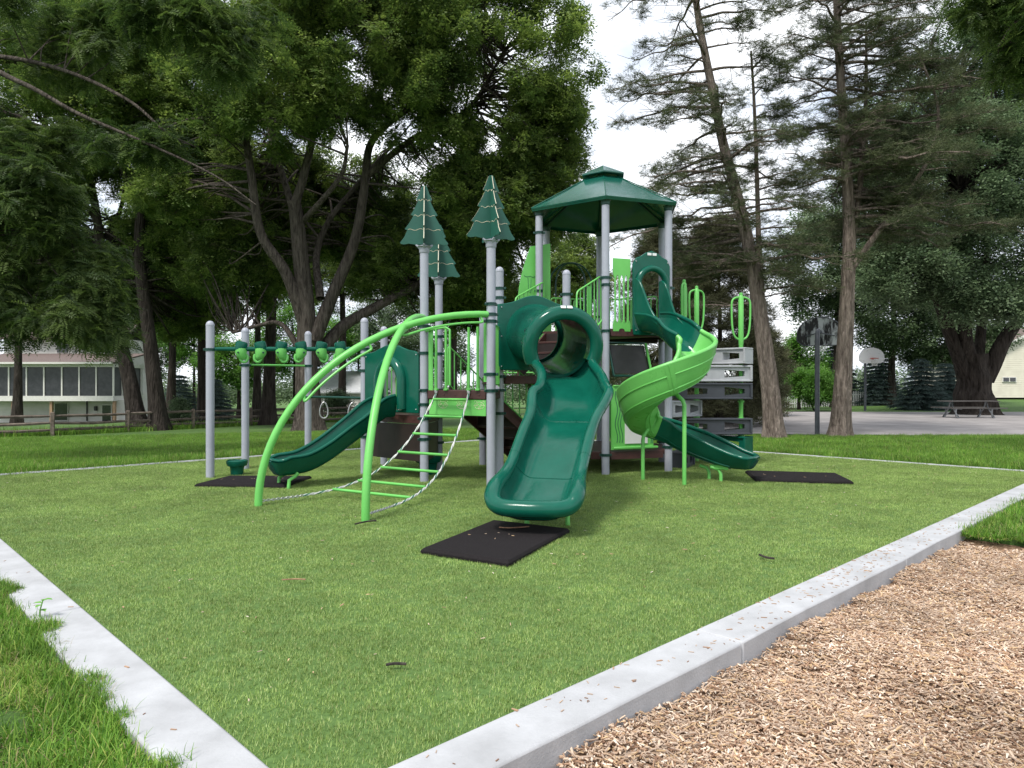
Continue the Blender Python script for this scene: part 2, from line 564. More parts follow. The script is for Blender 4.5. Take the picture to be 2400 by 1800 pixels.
def lines(inner):
    far = [16.5, 19, 22, 26, 30, 35, 41, 48, 56, 66, 80, 110, 160, 260, 450]
    near = [-1.2, -2.5, -4.5, -7, -10, -14, -19, -26, -36, -50, -80, -140, -260, -450]
    return sorted(set(near + inner + far))
UL = lines([-0.6, -0.29, -0.1, 0.5, 2, 4, 6, 7.1, 7.4, 8, 10, 12, 13.5, 13.85, 13.97, 15])
VL = lines([-0.6, -0.29, -0.1, 0.5, 3, 6, 9, 11.5, 12.25, 12.37, 13.2, 13.8, 15])
g = MB()
rows = []
for u in UL:
    r = []
    for v in VL:
        x, y = uv(u, v)
        r.append((x, y, gz(x, y)))
    rows.append(r)
g.grid(rows)

def lawn_mat():
    m, t, b = mat_new('lawn_soil_and_grass')
    tc = node(t, 'ShaderNodeTexCoord')
    n1 = node(t, 'ShaderNodeTexNoise', Scale=0.5, Detail=6.0, Roughness=0.65)
    n2 = node(t, 'ShaderNodeTexNoise', Scale=26.0, Detail=6.0, Roughness=0.7)
    for n_ in (n1, n2): t.links.new(tc.outputs['Object'], n_.inputs['Vector'])
    rp = node(t, 'ShaderNodeValToRGB')
    rp.color_ramp.elements[0].position = 0.3; rp.color_ramp.elements[0].color = (0.05, 0.115, 0.016, 1)
    rp.color_ramp.elements[1].position = 0.7; rp.color_ramp.elements[1].color = (0.09, 0.18, 0.026, 1)
    t.links.new(n1.outputs['Fac'], rp.inputs['Fac'])
    mr = node(t, 'ShaderNodeMapRange'); mr.inputs['From Min'].default_value = 0.3; mr.inputs['From Max'].default_value = 0.7
    mr.inputs['To Min'].default_value = 0.55; mr.inputs['To Max'].default_value = 1.3
    t.links.new(n2.outputs['Fac'], mr.inputs['Value'])
    hs = node(t, 'ShaderNodeHueSaturation')
    t.links.new(mr.outputs['Result'], hs.inputs['Value']); t.links.new(rp.outputs['Color'], hs.inputs['Color'])
    t.links.new(hs.outputs['Color'], b.inputs['Base Color'])
    b.inputs['Roughness'].default_value = 0.9
    bp = node(t, 'ShaderNodeBump', Strength=0.8, Distance=0.05)
    t.links.new(n2.outputs['Fac'], bp.inputs['Height']); t.links.new(bp.outputs['Normal'], b.inputs['Normal'])
    return m
M['lawn'] = lawn_mat()
tag(g.build('lawn', M['lawn'], smooth=60), kind='structure')

# artificial turf sheet
M['turf_back'] = varied('turf_backing', (0.06, 0.12, 0.022), (0.10, 0.18, 0.04), 40.0, 0.9, 0.4, 90, bdist=0.01)
t_ = MB()
rows = []
for i in range(29):
    r = []
    for j in range(25):
        u, v = UM * i / 28, VM * j / 24
        x, y = uv(u, v)
        edge = min(u, v, UM - u, VM - v)
        r.append((x, y, 0.012 * math.sin(u * 1.7 + v * .6) * math.sin(v * 1.3) * min(1, edge / 1.5) - 0.008))
    rows.append(r)
t_.grid(rows)
tag(t_.build('artificial_turf', M['turf_back'], smooth=60), kind='structure')

# kerbs: a core with slabs cast on it, joints between them
def kerb(u0, u1, v0, v1, along, top=0.016, seg=3.0):
    n = max(1, round((u1 - u0 if along == 'u' else v1 - v0) / seg))
    core = MB()
    poly = [uv(u0 + .01, v0 + .01), uv(u1 - .01, v0 + .01), uv(u1 - .01, v1 - .01), uv(u0 + .01, v1 - .01)]
    core.prism([(p[0], p[1]) for p in poly], (0, 0, -0.2), (1, 0, 0), (0, 1, 0), 0.416)
    k = tag(core.build('kerb', M['concrete'], smooth=None), kind='structure')
    for i in range(n):
        a, b = i / n, (i + 1) / n
        g_ = 0.006
        if along == 'u': ua, ub, va, vb = u0 + (u1 - u0) * a + g_, u0 + (u1 - u0) * b - g_, v0, v1
        else: ua, ub, va, vb = u0, u1, v0 + (v1 - v0) * a + g_, v0 + (v1 - v0) * b - g_
        s = MB()
        m_ = 6
        # bowed a little in plan, as cast by hand
        ring = []
        def wob(q): return 0.006 * math.sin(q * 1.9 + i) + 0.004 * math.sin(q * 4.3)
        if along == 'u':
            for q in range(m_ + 1): uu = ua + (ub - ua) * q / m_; ring.append((uu, va + wob(uu)))
            for q in range(m_, -1, -1): uu = ua + (ub - ua) * q / m_; ring.append((uu, vb))
        else:
            for q in range(m_ + 1): vv = va + (vb - va) * q / m_; ring.append((ub, vv))
            for q in range(m_, -1, -1): vv = va + (vb - va) * q / m_; ring.append((ua + wob(vv), vv))
        s.prism([uv(*p) for p in ring], (0, 0, (top - 0.42) / 2), (1, 0, 0), (0, 1, 0), top + 0.42)
        s.build('kerb_slab', M['concrete'], k, smooth=30, bevel=0.012, fix=True)
    return k
kerb(-KW, UM + 0.2, -KW, 0.0, 'u')
kerb(-KW, 0.0, 0.0, VM + 0.2, 'v')
kerb(0.0, UM + 0.14, VM, VM + 0.14, 'u', 0.002)
kerb(UM, UM + 0.14, 0.0, VM, 'v', 0.006)

# wood mulch bed
M['mulch_base'] = varied('mulch_bed', (0.10, 0.055, 0.03), (0.26, 0.16, 0.095), 30.0, 0.95, 0.8, 45, bdist=0.03)
def mz(x, y):
    u, v = to_uv(x, y)
    near = sstep(-0.3, -1.2, v)
    return -0.135 + 0.03 * math.sin(x * 1.9 + 1) * math.sin(y * 2.3) + 0.018 * math.sin(x * 5.1 + y * 3.7) - 0.05 * near * sstep(0.9, 0.0, math.hypot(x - 2.35, y - 3.4))
mb = MB(); rows = []
for i in range(61):
    r = []
    for j in range(61):
        x, y = uv(-3.0 + 10.3 * i / 60, -0.29 - 9.0 * j / 60)
        r.append((x, y, mz(x, y)))
    rows.append(r)
mb.grid(rows)
tag(mb.build('mulch_bed', M['mulch_base'], smooth=60), kind='structure')

# asphalt court
M['asphalt'] = varied('asphalt', (0.21, 0.195, 0.19), (0.33, 0.305, 0.295), 0.7, 0.9, 0.5, 90, detail=9.0, bdist=0.008)
ca = MB()
outl = []
for i in range(48):
    t = 2 * math.pi * i / 48
    cx, sy = math.cos(t), math.sin(t)
    ex = 18 * math.copysign(abs(cx) ** 0.35, cx); ey = 9.6 * math.copysign(abs(sy) ** 0.35, sy)
    outl.append((23.0 + ex + random.uniform(-.15, .15), 31.0 + ey + random.uniform(-.12, .12)))
ca.add([(x, y, -0.012) for x, y in outl] + [(23, 31, -0.012)], [(i, (i + 1) % 48, 48) for i in range(48)])
tag(ca.build('asphalt_court', M['asphalt'], smooth=60), kind='structure')

# ------------------------------------------------------------------ blades and chips
def visible(x, y, z, mx=1.22, lo=0.0):
    if y < 0.6: return False
    return abs(x / y) < 0.72 * mx and (EYE - z) / y < 0.54 * mx + 0.06

def blade(vs, fs, cols, x, y, h, wd, lean, yaw, col, seg=1, z0=0.0, curl=0.0):
    d = np.array([math.cos(yaw), math.sin(yaw), 0]); s = np.array([-math.sin(yaw + curl), math.cos(yaw + curl), 0]) * wd / 2
    k = len(vs)
    b = np.array([x, y, z0])
    if seg == 1:
        tip = b + d * h * math.sin(lean) + np.array([0, 0, h * math.cos(lean)])
        vs += [b - s, b + s, tip]; fs.append((k, k + 1, k + 2)); cols.append(col)
        return
    p = b.copy(); a = lean * 0.3
    ring = [(p - s, p + s)]
    for q in range(seg):
        a2 = a + lean * (q + 1) / seg
        p = p + (d * math.sin(a2) + np.array([0, 0, math.cos(a2)])) * h / seg
        w_ = s * (1 - 0.75 * (q + 1) / seg)
        ring.append((p - w_, p + w_))
    for q in range(seg):
        i = len(vs)
        vs += [ring[q][0], ring[q][1], ring[q + 1][1], ring[q + 1][0]]
        fs.append((i, i + 1, i + 2, i + 3)); cols.append(col)

M['turf_blade'] = attr_mat('turf_fibre', 0.55, 0.2, 0.14, 0.35)
M['grass_blade'] = attr_mat('grass_blade', 0.5, 0.35, 0.2, 0.3)
M['chip'] = attr_mat('wood_chip', 0.85, 0.0, 0.12, 0.2)
TC = [(0.24, 0.345, 0.085), (0.325, 0.44, 0.13), (0.14, 0.235, 0.045), (0.44, 0.54, 0.21), (0.40, 0.41, 0.17)]
turf_t = []
for k in range(4):
    vs, fs, cs = [], [], []
    for i in range(130):
        c = TC[int(RNG.choice(5, p=[.32, .28, .25, .1, .05]))]
        blade(vs, fs, cs, RNG.uniform(-.06, .06), RNG.uniform(-.06, .06), RNG.uniform(.014, .026), RNG.uniform(.0022, .0042), RNG.uniform(0.05, .9), RNG.uniform(0, 6.28), c)
    turf_t.append(template('turf_fibres_%d' % k, vs, fs, cs, M['turf_blade']))
pts, rot, sc, ix = [], [], [], []
st = 0.10
for i in range(int(UM / st)):
    for j in range(int(VM / st)):
        u, v = (i + .5) * st + RNG.uniform(-.03, .03), (j + .5) * st + RNG.uniform(-.03, .03)
        u = min(max(u, .055), UM - .055); v = min(max(v, .055), VM - .055)
        x, y = uv(u, v)
        if not visible(x, y, 0): continue
        edge = min(u, v, UM - u, VM - v)
        z = 0.012 * math.sin(u * 1.7 + v * .6) * math.sin(v * 1.3) * min(1, edge / 1.5) - 0.008
        pts.append((x, y, z)); rot.append((0, 0, RNG.uniform(0, 6.28))); sc.append(RNG.uniform(.9, 1.15) * (1.0 if y < 9 else 1.12)); ix.append(RNG.integers(4))
tag(scatter('turf_fibres', pts, rot, sc, ix, turf_t), 'short green artificial turf fibres over the play area', 'turf', kind='stuff')

# lawn tufts
GC = [(0.115, 0.255, 0.026), (0.17, 0.325, 0.042), (0.065, 0.165, 0.02), (0.25, 0.40, 0.065), (0.34, 0.40, 0.09), (0.40, 0.33, 0.17)]
def grass_tpl(name, n, rad, hmin, hmax, wd, lmax, p, seg=3):
    vs, fs, cs = [], [], []
    for i in range(n):
        a, r = RNG.uniform(0, 6.28), rad * math.sqrt(RNG.uniform(0, 1))
        c = GC[int(RNG.choice(6, p=p))]
        blade(vs, fs, cs, r * math.cos(a), r * math.sin(a), RNG.uniform(hmin, hmax), RNG.uniform(.6, 1.1) * wd, RNG.uniform(.15, lmax), RNG.uniform(0, 6.28), c, seg)
    return template(name, vs, fs, cs, M['grass_blade'])
PG = [.3, .28, .22, .12, .05, .03]
lawn_t = [grass_tpl('lawn_tuft_%d' % k, 60, .16, .05, .13, .007, 1.0, PG, 2) for k in range(4)]
near_t = [grass_tpl('long_tuft_%d' % k, 40, .11, .05, .15, .0095, 1.75, PG, 4) for k in range(5)]
yel_t = [grass_tpl('yellow_tuft_%d' % k, 36, .11, .05, .13, .008, 1.7, [.1, .2, .05, .35, .22, .08], 4) for k in range(2)]
def in_play(u, v, m=0.0):
    return -KW - m < u < UM + .17 + m and -KW - m < v < VM + .12 + m
pts, rot, sc, ix = [], [], [], []
for _ in range(46000):
    y = 9.5 + 17.5 * RNG.uniform(0, 1) ** 1.3
    x = RNG.uniform(-.85, .85) * y
    u, v = to_uv(x, y)
    if in_play(u, v, .0) or (u < UM and v < VM): continue
    if 5.2 < x < 40 and y > 21.6: continue
    edge = min(abs(v - VM - .2), abs(u - UM - .2))
    s_ = 1.0 if edge > .7 else 1.25
    if y > 19: s_ *= 0.8
    pts.append((x, y, gz(x, y) - .01)); rot.append((0, 0, RNG.uniform(0, 6.28))); sc.append(s_ * RNG.uniform(.7, 1.2)); ix.append(RNG.integers(4))
tag(scatter('lawn_grass', pts, rot, sc, ix, lawn_t), 'bright green mown lawn grass behind the turf', 'grass', kind='stuff')

# rank grass beside the near left kerb and beyond the mulch on the right
pts, rot, sc, ix = [], [], [], []
for _ in range(9000):
    v = RNG.uniform(-.4, 9.5)
    u = -KW - .015 + .045 * math.sin(v * 5.1) + .03 * math.sin(v * 11.3 + 1) + .025 * math.sin(v * 23) - RNG.uniform(0, 1) ** 1.5 * 2.6
    # bare patches
    if math.sin(u * 5.3 + v * 3.1) * math.sin(v * 4.3 - u * 2.0) > 0.62 and u < -KW - .25: continue
    x, y = uv(u, v)
    if not visible(x, y, 0): continue
    yaw = RNG.uniform(0, 6.28)
    pts.append((x, y, gz(x, y) - .01 if u < -KW - .01 else .008)); rot.append((RNG.uniform(-.2, .2), RNG.uniform(-.2, .2), yaw)); sc.append(RNG.uniform(.5, .95) * (.65 if u > -KW - .01 else 1)); ix.append(RNG.integers(5) if math.sin(u * 3.1 + 1) * math.sin(v * 2.2) < .25 else 5 + RNG.integers(2))
tag(scatter('verge_grass', pts, rot, sc, ix, near_t + yel_t), 'rank green grass spilling over the near left kerb', 'grass', kind='stuff')
pts, rot, sc, ix = [], [], [], []
for _ in range(6000):
    u, v = RNG.uniform(6.75, 13.9), -KW + .02 - RNG.uniform(0, 1) ** 1.2 * 4.5
    if u < 7.35 + .25 * math.sin(v * 3.0) + .25 * max(0, -v - .6): continue
    x, y = uv(u, v)
    if not visible(x, y, 0): continue
    pts.append((x, y, gz(x, y) - .01 if u > 7.05 else -.12)); rot.append((RNG.uniform(-.2, .2), RNG.uniform(-.2, .2), RNG.uniform(0, 6.28))); sc.append(RNG.uniform(.5, .95)); ix.append(RNG.integers(5))
tag(scatter('bank_grass', pts, rot, sc, ix, near_t), 'clump of grass at the end of the mulch by the right kerb', 'grass', kind='stuff')

# wood chips
CC = [(0.50, 0.36, 0.25), (0.62, 0.48, 0.36), (0.38, 0.24, 0.155), (0.74, 0.64, 0.53), (0.22, 0.13, 0.085), (0.58, 0.41, 0.24), (0.45, 0.34, 0.26)]
def chip(vs, fs, cs, c, L_, W_, T_, e, col):
    R = np.array(Matrix.Rotation(e[2], 3, 'Z') @ Matrix.Rotation(e[1], 3, 'Y') @ Matrix.Rotation(e[0], 3, 'X'))
    k = len(vs)
    tp = RNG.uniform(.45, 1.0, 2)
    for x in (-1, 1):
        for yy in (-1, 1):
            for z in (-1, 1):
                vs.append(np.array(c) + R @ np.array([x * L_ / 2 * (1 + .15 * yy * (tp[0] - .7)), yy * W_ / 2 * tp[0 if x < 0 else 1], z * T_ / 2]))
    for f in [(0, 1, 3, 2), (4, 6, 7, 5), (0, 4, 5, 1), (2, 3, 7, 6), (0, 2, 6, 4), (1, 5, 7, 3)]:
        fs.append(tuple(i + k for i in f)); cs.append(col)
chip_t = []
for k in range(6):
    vs, fs, cs = [], [], []
    for i in range(60):
        col = CC[int(RNG.choice(7, p=[.24, .2, .15, .1, .08, .11, .12]))]
        L_ = RNG.uniform(.010, .026) if i % 3 else RNG.uniform(.02, .048); W_ = RNG.uniform(.003, .011)
        chip(vs, fs, cs, (RNG.uniform(-.07, .07), RNG.uniform(-.07, .07), RNG.uniform(0, .018)), L_, W_, RNG.uniform(.002, .005), (RNG.uniform(-.5, .5), RNG.uniform(-.4, .4), RNG.uniform(0, 6.28)), col)
    chip_t.append(template('chips_%d' % k, vs, fs, cs, M['chip']))
pts, rot, sc, ix = [], [], [], []
st = 0.075
for i in range(int(10.0 / st)):
    for j in range(int(7.5 / st)):
        u, v = -2.6 + i * st + RNG.uniform(-.03, .03), -KW - .05 - j * st + RNG.uniform(-.03, .03)
        if v > -KW - .03: continue
        if u > 7.25 + .2 * math.sin(v * 3): continue
        x, y = uv(u, v)
        if not visible(x, y, -.12): continue
        pile = 0.02 * sstep(-.55, -.32, v)
        pts.append((x, y, mz(x, y) + .002 + pile)); rot.append((RNG.uniform(-.15, .15), RNG.uniform(-.15, .15), RNG.uniform(0, 6.28))); sc.append(RNG.uniform(.8, 1.25)); ix.append(RNG.integers(6))
tag(scatter('wood_chips', pts, rot, sc, ix, chip_t), 'tan wood chip mulch filling the bed beside the kerb', 'mulch', kind='stuff')

# stray chips and leaf bits on kerb, turf and mats
one_t = []
for k in range(7):
    vs, fs, cs = [], [], []
    chip(vs, fs, cs, (0, 0, 0), RNG.uniform(.016, .045), RNG.uniform(.005, .012), .003, (0, 0, 0), CC[k])
    one_t.append(template('stray_chip_%d' % k, vs, fs, cs, M['chip']))
pts, rot, sc, ix = [], [], [], []
for _ in range(330):
    u = RNG.uniform(0, 10) if RNG.uniform() < .5 else RNG.normal(4.6, 1.3)
    v = -RNG.uniform(.0, KW - .02)
    x, y = uv(u, v)
    if y < 1: continue
    pts.append((x, y, .0185)); rot.append((0, RNG.uniform(-.05, .05), RNG.uniform(0, 6.28))); sc.append(RNG.uniform(.4, 1.0)); ix.append(RNG.choice([0, 2, 4, 6]))
for _ in range(22):
    x, y = uv(-RNG.uniform(.02, KW - .05), RNG.uniform(0, 9))
    pts.append((x, y, .0185)); rot.append((0, 0, RNG.uniform(0, 6.28))); sc.append(RNG.uniform(.5, 1.0)); ix.append(RNG.choice([2, 4, 6]))
for _ in range(620):
    u, v = RNG.uniform(.1, 13.4), RNG.uniform(.1, 1) ** 1.3 * 11
    x, y = uv(u, v)
    pts.append((x, y, .017)); rot.append((RNG.uniform(-.2, .2), RNG.uniform(-.2, .2), RNG.uniform(0, 6.28))); sc.append(RNG.uniform(.5, 1.15)); ix.append(RNG.integers(7))
for q in range(26):
    x, y = (RNG.uniform(-4.5, -3.4), RNG.uniform(10.6, 11.35)) if q < 14 else ((RNG.uniform(4.0, 5.1), RNG.uniform(11.1, 11.75)) if q < 20 else (RNG.uniform(-.45, .1), RNG.uniform(6.5, 7.2)))
    pts.append((x, y, .0485)); rot.append((0, 0, RNG.uniform(0, 6.28))); sc.append(RNG.uniform(.6, 1.1)); ix.append(RNG.choice([0, 1, 5]))
tag(scatter('stray_wood_chips', pts, rot, sc, ix, one_t), 'stray wood chips and leaf bits strewn on kerb and turf', 'wood chips', kind='stuff')
# ------------------------------------------------------------------ the play structure
PS = empty('play_structure', (0.3, 12.0, 0.0), 'green play structure of linked decks, slides, climbers and a hexagonal roof on grey posts', 'play structure')
PR = 0.066
POST = {
    'P1': (-4.91, 11.57, 2.55), 'P2': (-4.80, 12.80, 2.54), 'P3': (-4.10, 14.30, 2.59), 'P4': (-2.53, 12.20, 2.66),
    'P4b': (-2.43, 13.50, 2.62), 'P5': (-1.37, 11.10, 3.66), 'P6': (-1.28, 12.44, 3.36), 'P7': (-0.305, 10.35, 3.60),
    'P8': (-0.20, 11.40, 3.40), 'P9': (0.90, 11.75, 3.41), 'PC': (-0.55, 13.40, 2.9),
    'V0': (1.585, 12.05, 4.62), 'V1': (2.74, 12.46, 4.62), 'V2': (2.92, 13.85, 4.62), 'V3': (1.80, 14.62, 4.62),
    'V4': (0.68, 14.12, 4.62), 'V5': (0.49, 12.84, 4.62)}
def PV(k, z=0.0): return Vector((POST[k][0], POST[k][1], z))
clamp_mb = MB().lathe([(PR + .002, -.024), (PR + .011, -.022), (PR + .011, -.006), (PR + .006, -.004), (PR + .006, .004), (PR + .011, .006), (PR + .011, .022), (PR + .002, .024)], n=18)
for sx in (-1, 1):
    clamp_mb.box((sx * (PR + .022), 0, 0), (.04, .03, .04), bevel=.006)
CLAMP = clamp_mb.mesh('clamp'); CLAMP.materials.append(M['dark_green_metal'])
CLAMP.polygons.foreach_set('use_smooth', [True] * len(CLAMP.polygons)); CLAMP.set_sharp_from_angle(angle=math.radians(40))
posts = {}
bands = {'P1': [2.08], 'P2': [1.86], 'P3': [1.89, 1.26], 'P4': [2.12, 2.02, 1.75, .62], 'P4b': [1.26, 1.0, .62], 'P5': [2.5, 2.42, 2.0, 1.42, 1.2, .98, .66],
         'P6': [2.35, 2.05, 1.42, .95, .5], 'P7': [2.68, 2.53, 2.43, 1.66, 1.42], 'P8': [3.05, 2.9, 1.64, 1.42, 1.05], 'P9': [3.0, 2.72, 1.63], 'PC': [1.4, .5],
         'V0': [3.32, 3.2, 2.42, 1.5, .32], 'V1': [3.2, 2.5, .42], 'V2': [3.1, 2.44, .4], 'V3': [2.9, 2.44], 'V4': [3.1, 2.44], 'V5': [4.25, 3.2, 2.44, 1.63]}
def place(me, name, parent, loc, rz=0.0, label=None):
    o = bpy.data.objects.new(name, me); COL.objects.link(o)
    o.parent = parent
    o.location = Vector(loc) - BASE[parent.name]; o.rotation_euler = (0, 0, rz)
    BASE[o.name] = BASE[parent.name]
    if label: o['label'] = label
    return o
for k, (x, y, zt) in POST.items():
    m = MB()
    if k in ('P5', 'P6', 'P7'):
        m.lathe([(PR, -.05), (PR, zt - .03), (PR + .004, zt - .028), (PR + .004, zt)], (x, y, 0), 24)
    elif k[0] == 'V':
        m.lathe([(PR, -.05), (PR, zt)], (x, y, 0), 24)
    else:
        prof = [(PR, -.05), (PR, zt - .085), (PR + .003, zt - .083), (PR + .003, zt - .068)]
        for a in range(1, 7):
            t = a / 6 * math.pi / 2
            prof.append((PR * math.cos(t) + .0005, zt - .068 + .068 * math.sin(t)))
        m.lathe(prof, (x, y, 0), 24)
    p = m.build('post', M['post'], PS)
    posts[k] = p
    for z in bands[k]:
        place(CLAMP, 'clamp', p, (x, y, z), random.uniform(-.6, .6) + .3)

# --- flat spruce shapes on the three tall posts
TREE_HALF = [(.022, .92), (.04, .905), (.085, .78), (.122, .70), (.092, .683), (.15, .56), (.207, .465), (.168, .445), (.235, .33), (.30, .24), (.262, .222), (.31, .11), (.372, .03), (.36, .008), (.31, .0), (.24, .015), (.12, .0)]
def spruce_sign(k, rz):
    x, y, z0 = POST[k]
    post = posts[k]
    col = MB().lathe([(PR + .006, z0 - .10), (PR + .012, z0 - .09), (PR + .012, z0 - .02), (PR + .045, z0 + .0), (PR + .02, z0 + .012), (.02, z0 + .03)], (x, y, 0), 20)
    for q in range(4):
        a = rz + q * math.pi / 2
        d = Vector((math.cos(a), math.sin(a), 0))
        col.tube([Vector((x, y, z0 - .03)) + d * .05, Vector((x, y, z0 + .03)) + d * .13], [.03, .014], 6)
    col.build('bracket', M['post'], post)
    outline = [(a, b) for a, b in TREE_HALF] + [(0, .006)] + [(-a, b) for a, b in reversed(TREE_HALF)]
    root = None
    for q in range(2):
        a = rz + q * math.pi / 2
        ux = Vector((math.cos(a), math.sin(a), 0)); uz = Vector((0, 0, 1)); nn = ux.cross(uz)
        o = Vector((x, y, z0 + .03))
        pl = MB()
        if q == 0: pl.prism(outline, o, ux, uz, .019)
        else:
            for sgn in (1, -1):
                half = [(max(h, .0101) * sgn, b) for h, b in TREE_HALF] + [(.0101 * sgn, .006), (.0101 * sgn, .92)]
                pl.prism(half if sgn > 0 else half[::-1], o, ux, uz, .019)
        me_o = pl.build('spruce_panel', M['dark_green_sheet'], post, smooth=None, fix=True)
        # cream core showing on the cut edge, and engraved tier lines
        edge = MB()
        pts2 = [(h + .0012, b) for h, b in TREE_HALF[1:13]]
        for sgn in (1, -1):
            for (h0, b0), (h1, b1) in zip(pts2[:-1], pts2[1:]):
                if abs(b0 - b1) < .03: continue
                A, B = o + ux * h0 * sgn + uz * b0, o + ux * h1 * sgn + uz * b1
                d = (B - A).normalized(); s = nn * .0045; e = d.cross(nn).normalized() * .0015
                edge.add([A - s + e, A + s + e, B + s + e, B - s + e, A - s - e, A + s - e, B + s - e, B - s - e], [(0, 1, 2, 3), (7, 6, 5, 4), (0, 4, 5, 1), (2, 6, 7, 3)])
        for (h, b) in ((.098, .70), (.17, .46), (.262, .24)):
            for sgn in (1, -1):
                for face in (1, -1):
                    lp = [o + ux * sgn * (.02 + (h - .03) * t) + uz * (b + .012 * math.sin(t * 9) - .012 * t) + nn * face * .0092 for t in np.linspace(0, 1, 10)]
                    edge.tube(lp, .0042, 5)
        edge.build('cream_edge', M['cream'], post, smooth=30)
spruce_sign('P5', math.radians(6) + math.pi / 4 * 0)
spruce_sign('P6', math.radians(4))
spruce_sign('P7', math.radians(22))

# --- decks
def deck(keys, z, name='deck', inset=0.0, mat=None, th=.06, skirt=.13):
    pts = [PV(k) for k in keys]
    c = sum(pts, Vector()) / len(pts)
    poly = [((p.x + (c.x - p.x) * inset), (p.y + (c.y - p.y) * inset)) for p in pts]
    a = sum(poly[i][0] * poly[(i + 1) % len(poly)][1] - poly[(i + 1) % len(poly)][0] * poly[i][1] for i in range(len(poly)))
    if a < 0: poly = poly[::-1]
    m = MB().prism(poly, (0, 0, z - th / 2), (1, 0, 0), (0, 1, 0), th)
    d = m.build(name, mat or M['brown'], PS, smooth=None)
    for i in range(len(poly)):
        A, B = Vector((*poly[i], 0)), Vector((*poly[(i + 1) % len(poly)], 0))
        dr = (B - A).normalized(); nn = Vector((dr.y, -dr.x, 0))
        ln = (B - A).length - .17
        mid = (A + B) / 2 + nn * .004
        f = MB().box((mid.x, mid.y, z - skirt / 2 + .004), (ln, .035, skirt), rz=math.atan2(dr.y, dr.x), bevel=.006)
        n_b = 5
        for q in range(n_b):
            p = mid + dr * ln * ((q + .5) / n_b - .5) + nn * .019
            f.lathe([(.012, -.003), (.012, .004), (.006, .006)], p + Vector((0, 0, z - skirt / 2)), 8, rot=Matrix.Rotation(math.pi / 2, 3, dr))
        f.build('deck_edge', M['brown'], d)
    return d
dA = deck(['P4', 'P5', 'P6', 'P4b'], 1.02)
dB = deck(['P5', 'P7', 'P8', 'P6'], 1.42)
dC = deck(['P8', 'P9', 'V5', 'PC'], 1.65)
dH = deck(['V0', 'V1', 'V2', 'V3', 'V4', 'V5'], 2.46)
# perforated dark undersides
for ks, z in ((['P5', 'P7', 'P8', 'P6'], 1.28), (['V0', 'V1', 'V2', 'V3', 'V4', 'V5'], 2.33)):
    pts = [PV(k) for k in ks]; c = sum(pts, Vector()) / len(pts)
    poly = [(p.x * .9 + c.x * .1, p.y * .9 + c.y * .1) for p in pts]
    for i in range(len(poly)):
        A, B = Vector((*poly[i], z)), Vector((c.x, c.y, z))
        MB().tube([A, B], .025, 6).build('deck_beam', M['dark_brown'], dB if z < 2 else dH)

# --- railings of upright bars
def railing(A, B, zA, zB, n, r=.014, bar=.011, lowA=None, lowB=None, mat='light_green', hoop=False, name='railing'):
    """A,B plan points; zA,zB top heights; lowA,lowB bottom heights"""
    A, B = Vector(A), Vector(B)
    d = B - A
    m = MB()
    At, Bt = A + Vector((0, 0, zA)), B + Vector((0, 0, zB))
    Ab, Bb = A + Vector((0, 0, lowA)), B + Vector((0, 0, lowB))
    loop = [Ab, At - Vector((0, 0, .06)), At + (Bt - At).normalized() * .02 - Vector((0, 0, .015)), At + (Bt - At).normalized() * .06]
    loop += [Bt - (Bt - At).normalized() * .06, Bt - (Bt - At).normalized() * .02 - Vector((0, 0, .015)), Bt - Vector((0, 0, .06)), Bb]
    m.tube(loop, r, 8)
    m.tube([Ab + Vector((0, 0, .03)), Bb + Vector((0, 0, .03))], r * .9, 8)
    o = m.build(name, M[mat], PS)
    for i in range(n):
        t = (i + 1) / (n + 1)
        b0 = Ab.lerp(Bb, t) + Vector((0, 0, .03)); b1 = At.lerp(Bt, t)
        MB().tube([b0, b1], bar, 6).build('baluster', M[mat], o)
    return o
def plate(A, ux, w_, z0, z1, mat='light_green', th=.014, name='side_plate', parent=None, holes=False):
    A = Vector(A)
    return MB().prism([(0, z0), (w_, z0), (w_, z1 - .03), (w_ - .03, z1), (.03, z1), (0, z1 - .03)], A, ux, (0, 0, 1), th).build(name, M[mat], parent or PS, smooth=None, fix=True)

def dirv(a, b):
    d = PV(b) - PV(a); return d.normalized(), d.length

# --- front of the middle deck: hand loops either side of the climber opening
d57, l57 = dirv('P5', 'P7')
front = Vector((d57.y, -d57.x, 0))
def on57(t, off=0.0): return PV('P5') + d57 * (t * l57) + front * off
plate(on57(.075), d57, .085, 1.30, 2.40)
plate(on57(.90), d57, .075, 1.55, 2.42)
for t0, t1 in ((.21, .36), (.70, .83)):
    a0, a1 = on57(t0, .03), on57(t1, .03)
    hl = MB()
    for a in (a0, a1):
        hl.tube([a + Vector((0, 0, 1.42)), a + Vector((0, 0, 2.36))], .021, 10)
        hl.box(a + Vector((0, 0, 1.435)), (.07, .05, .03), rz=math.atan2(d57.y, d57.x), bevel=.006)
    hl.build('hand_bar', M['light_green'], PS)
MB().tube([on57(.05, .03) + Vector((0, 0, 2.34)), on57(.12, .03) + Vector((0, 0, 2.36)), on57(.36, .03) + Vector((0, 0, 2.38)), on57(.42, .03) + Vector((0, 0, 2.34)), on57(.42, .03) + Vector((0, 0, 1.5))], .018, 8).build('hand_bar', M['light_green'], PS)
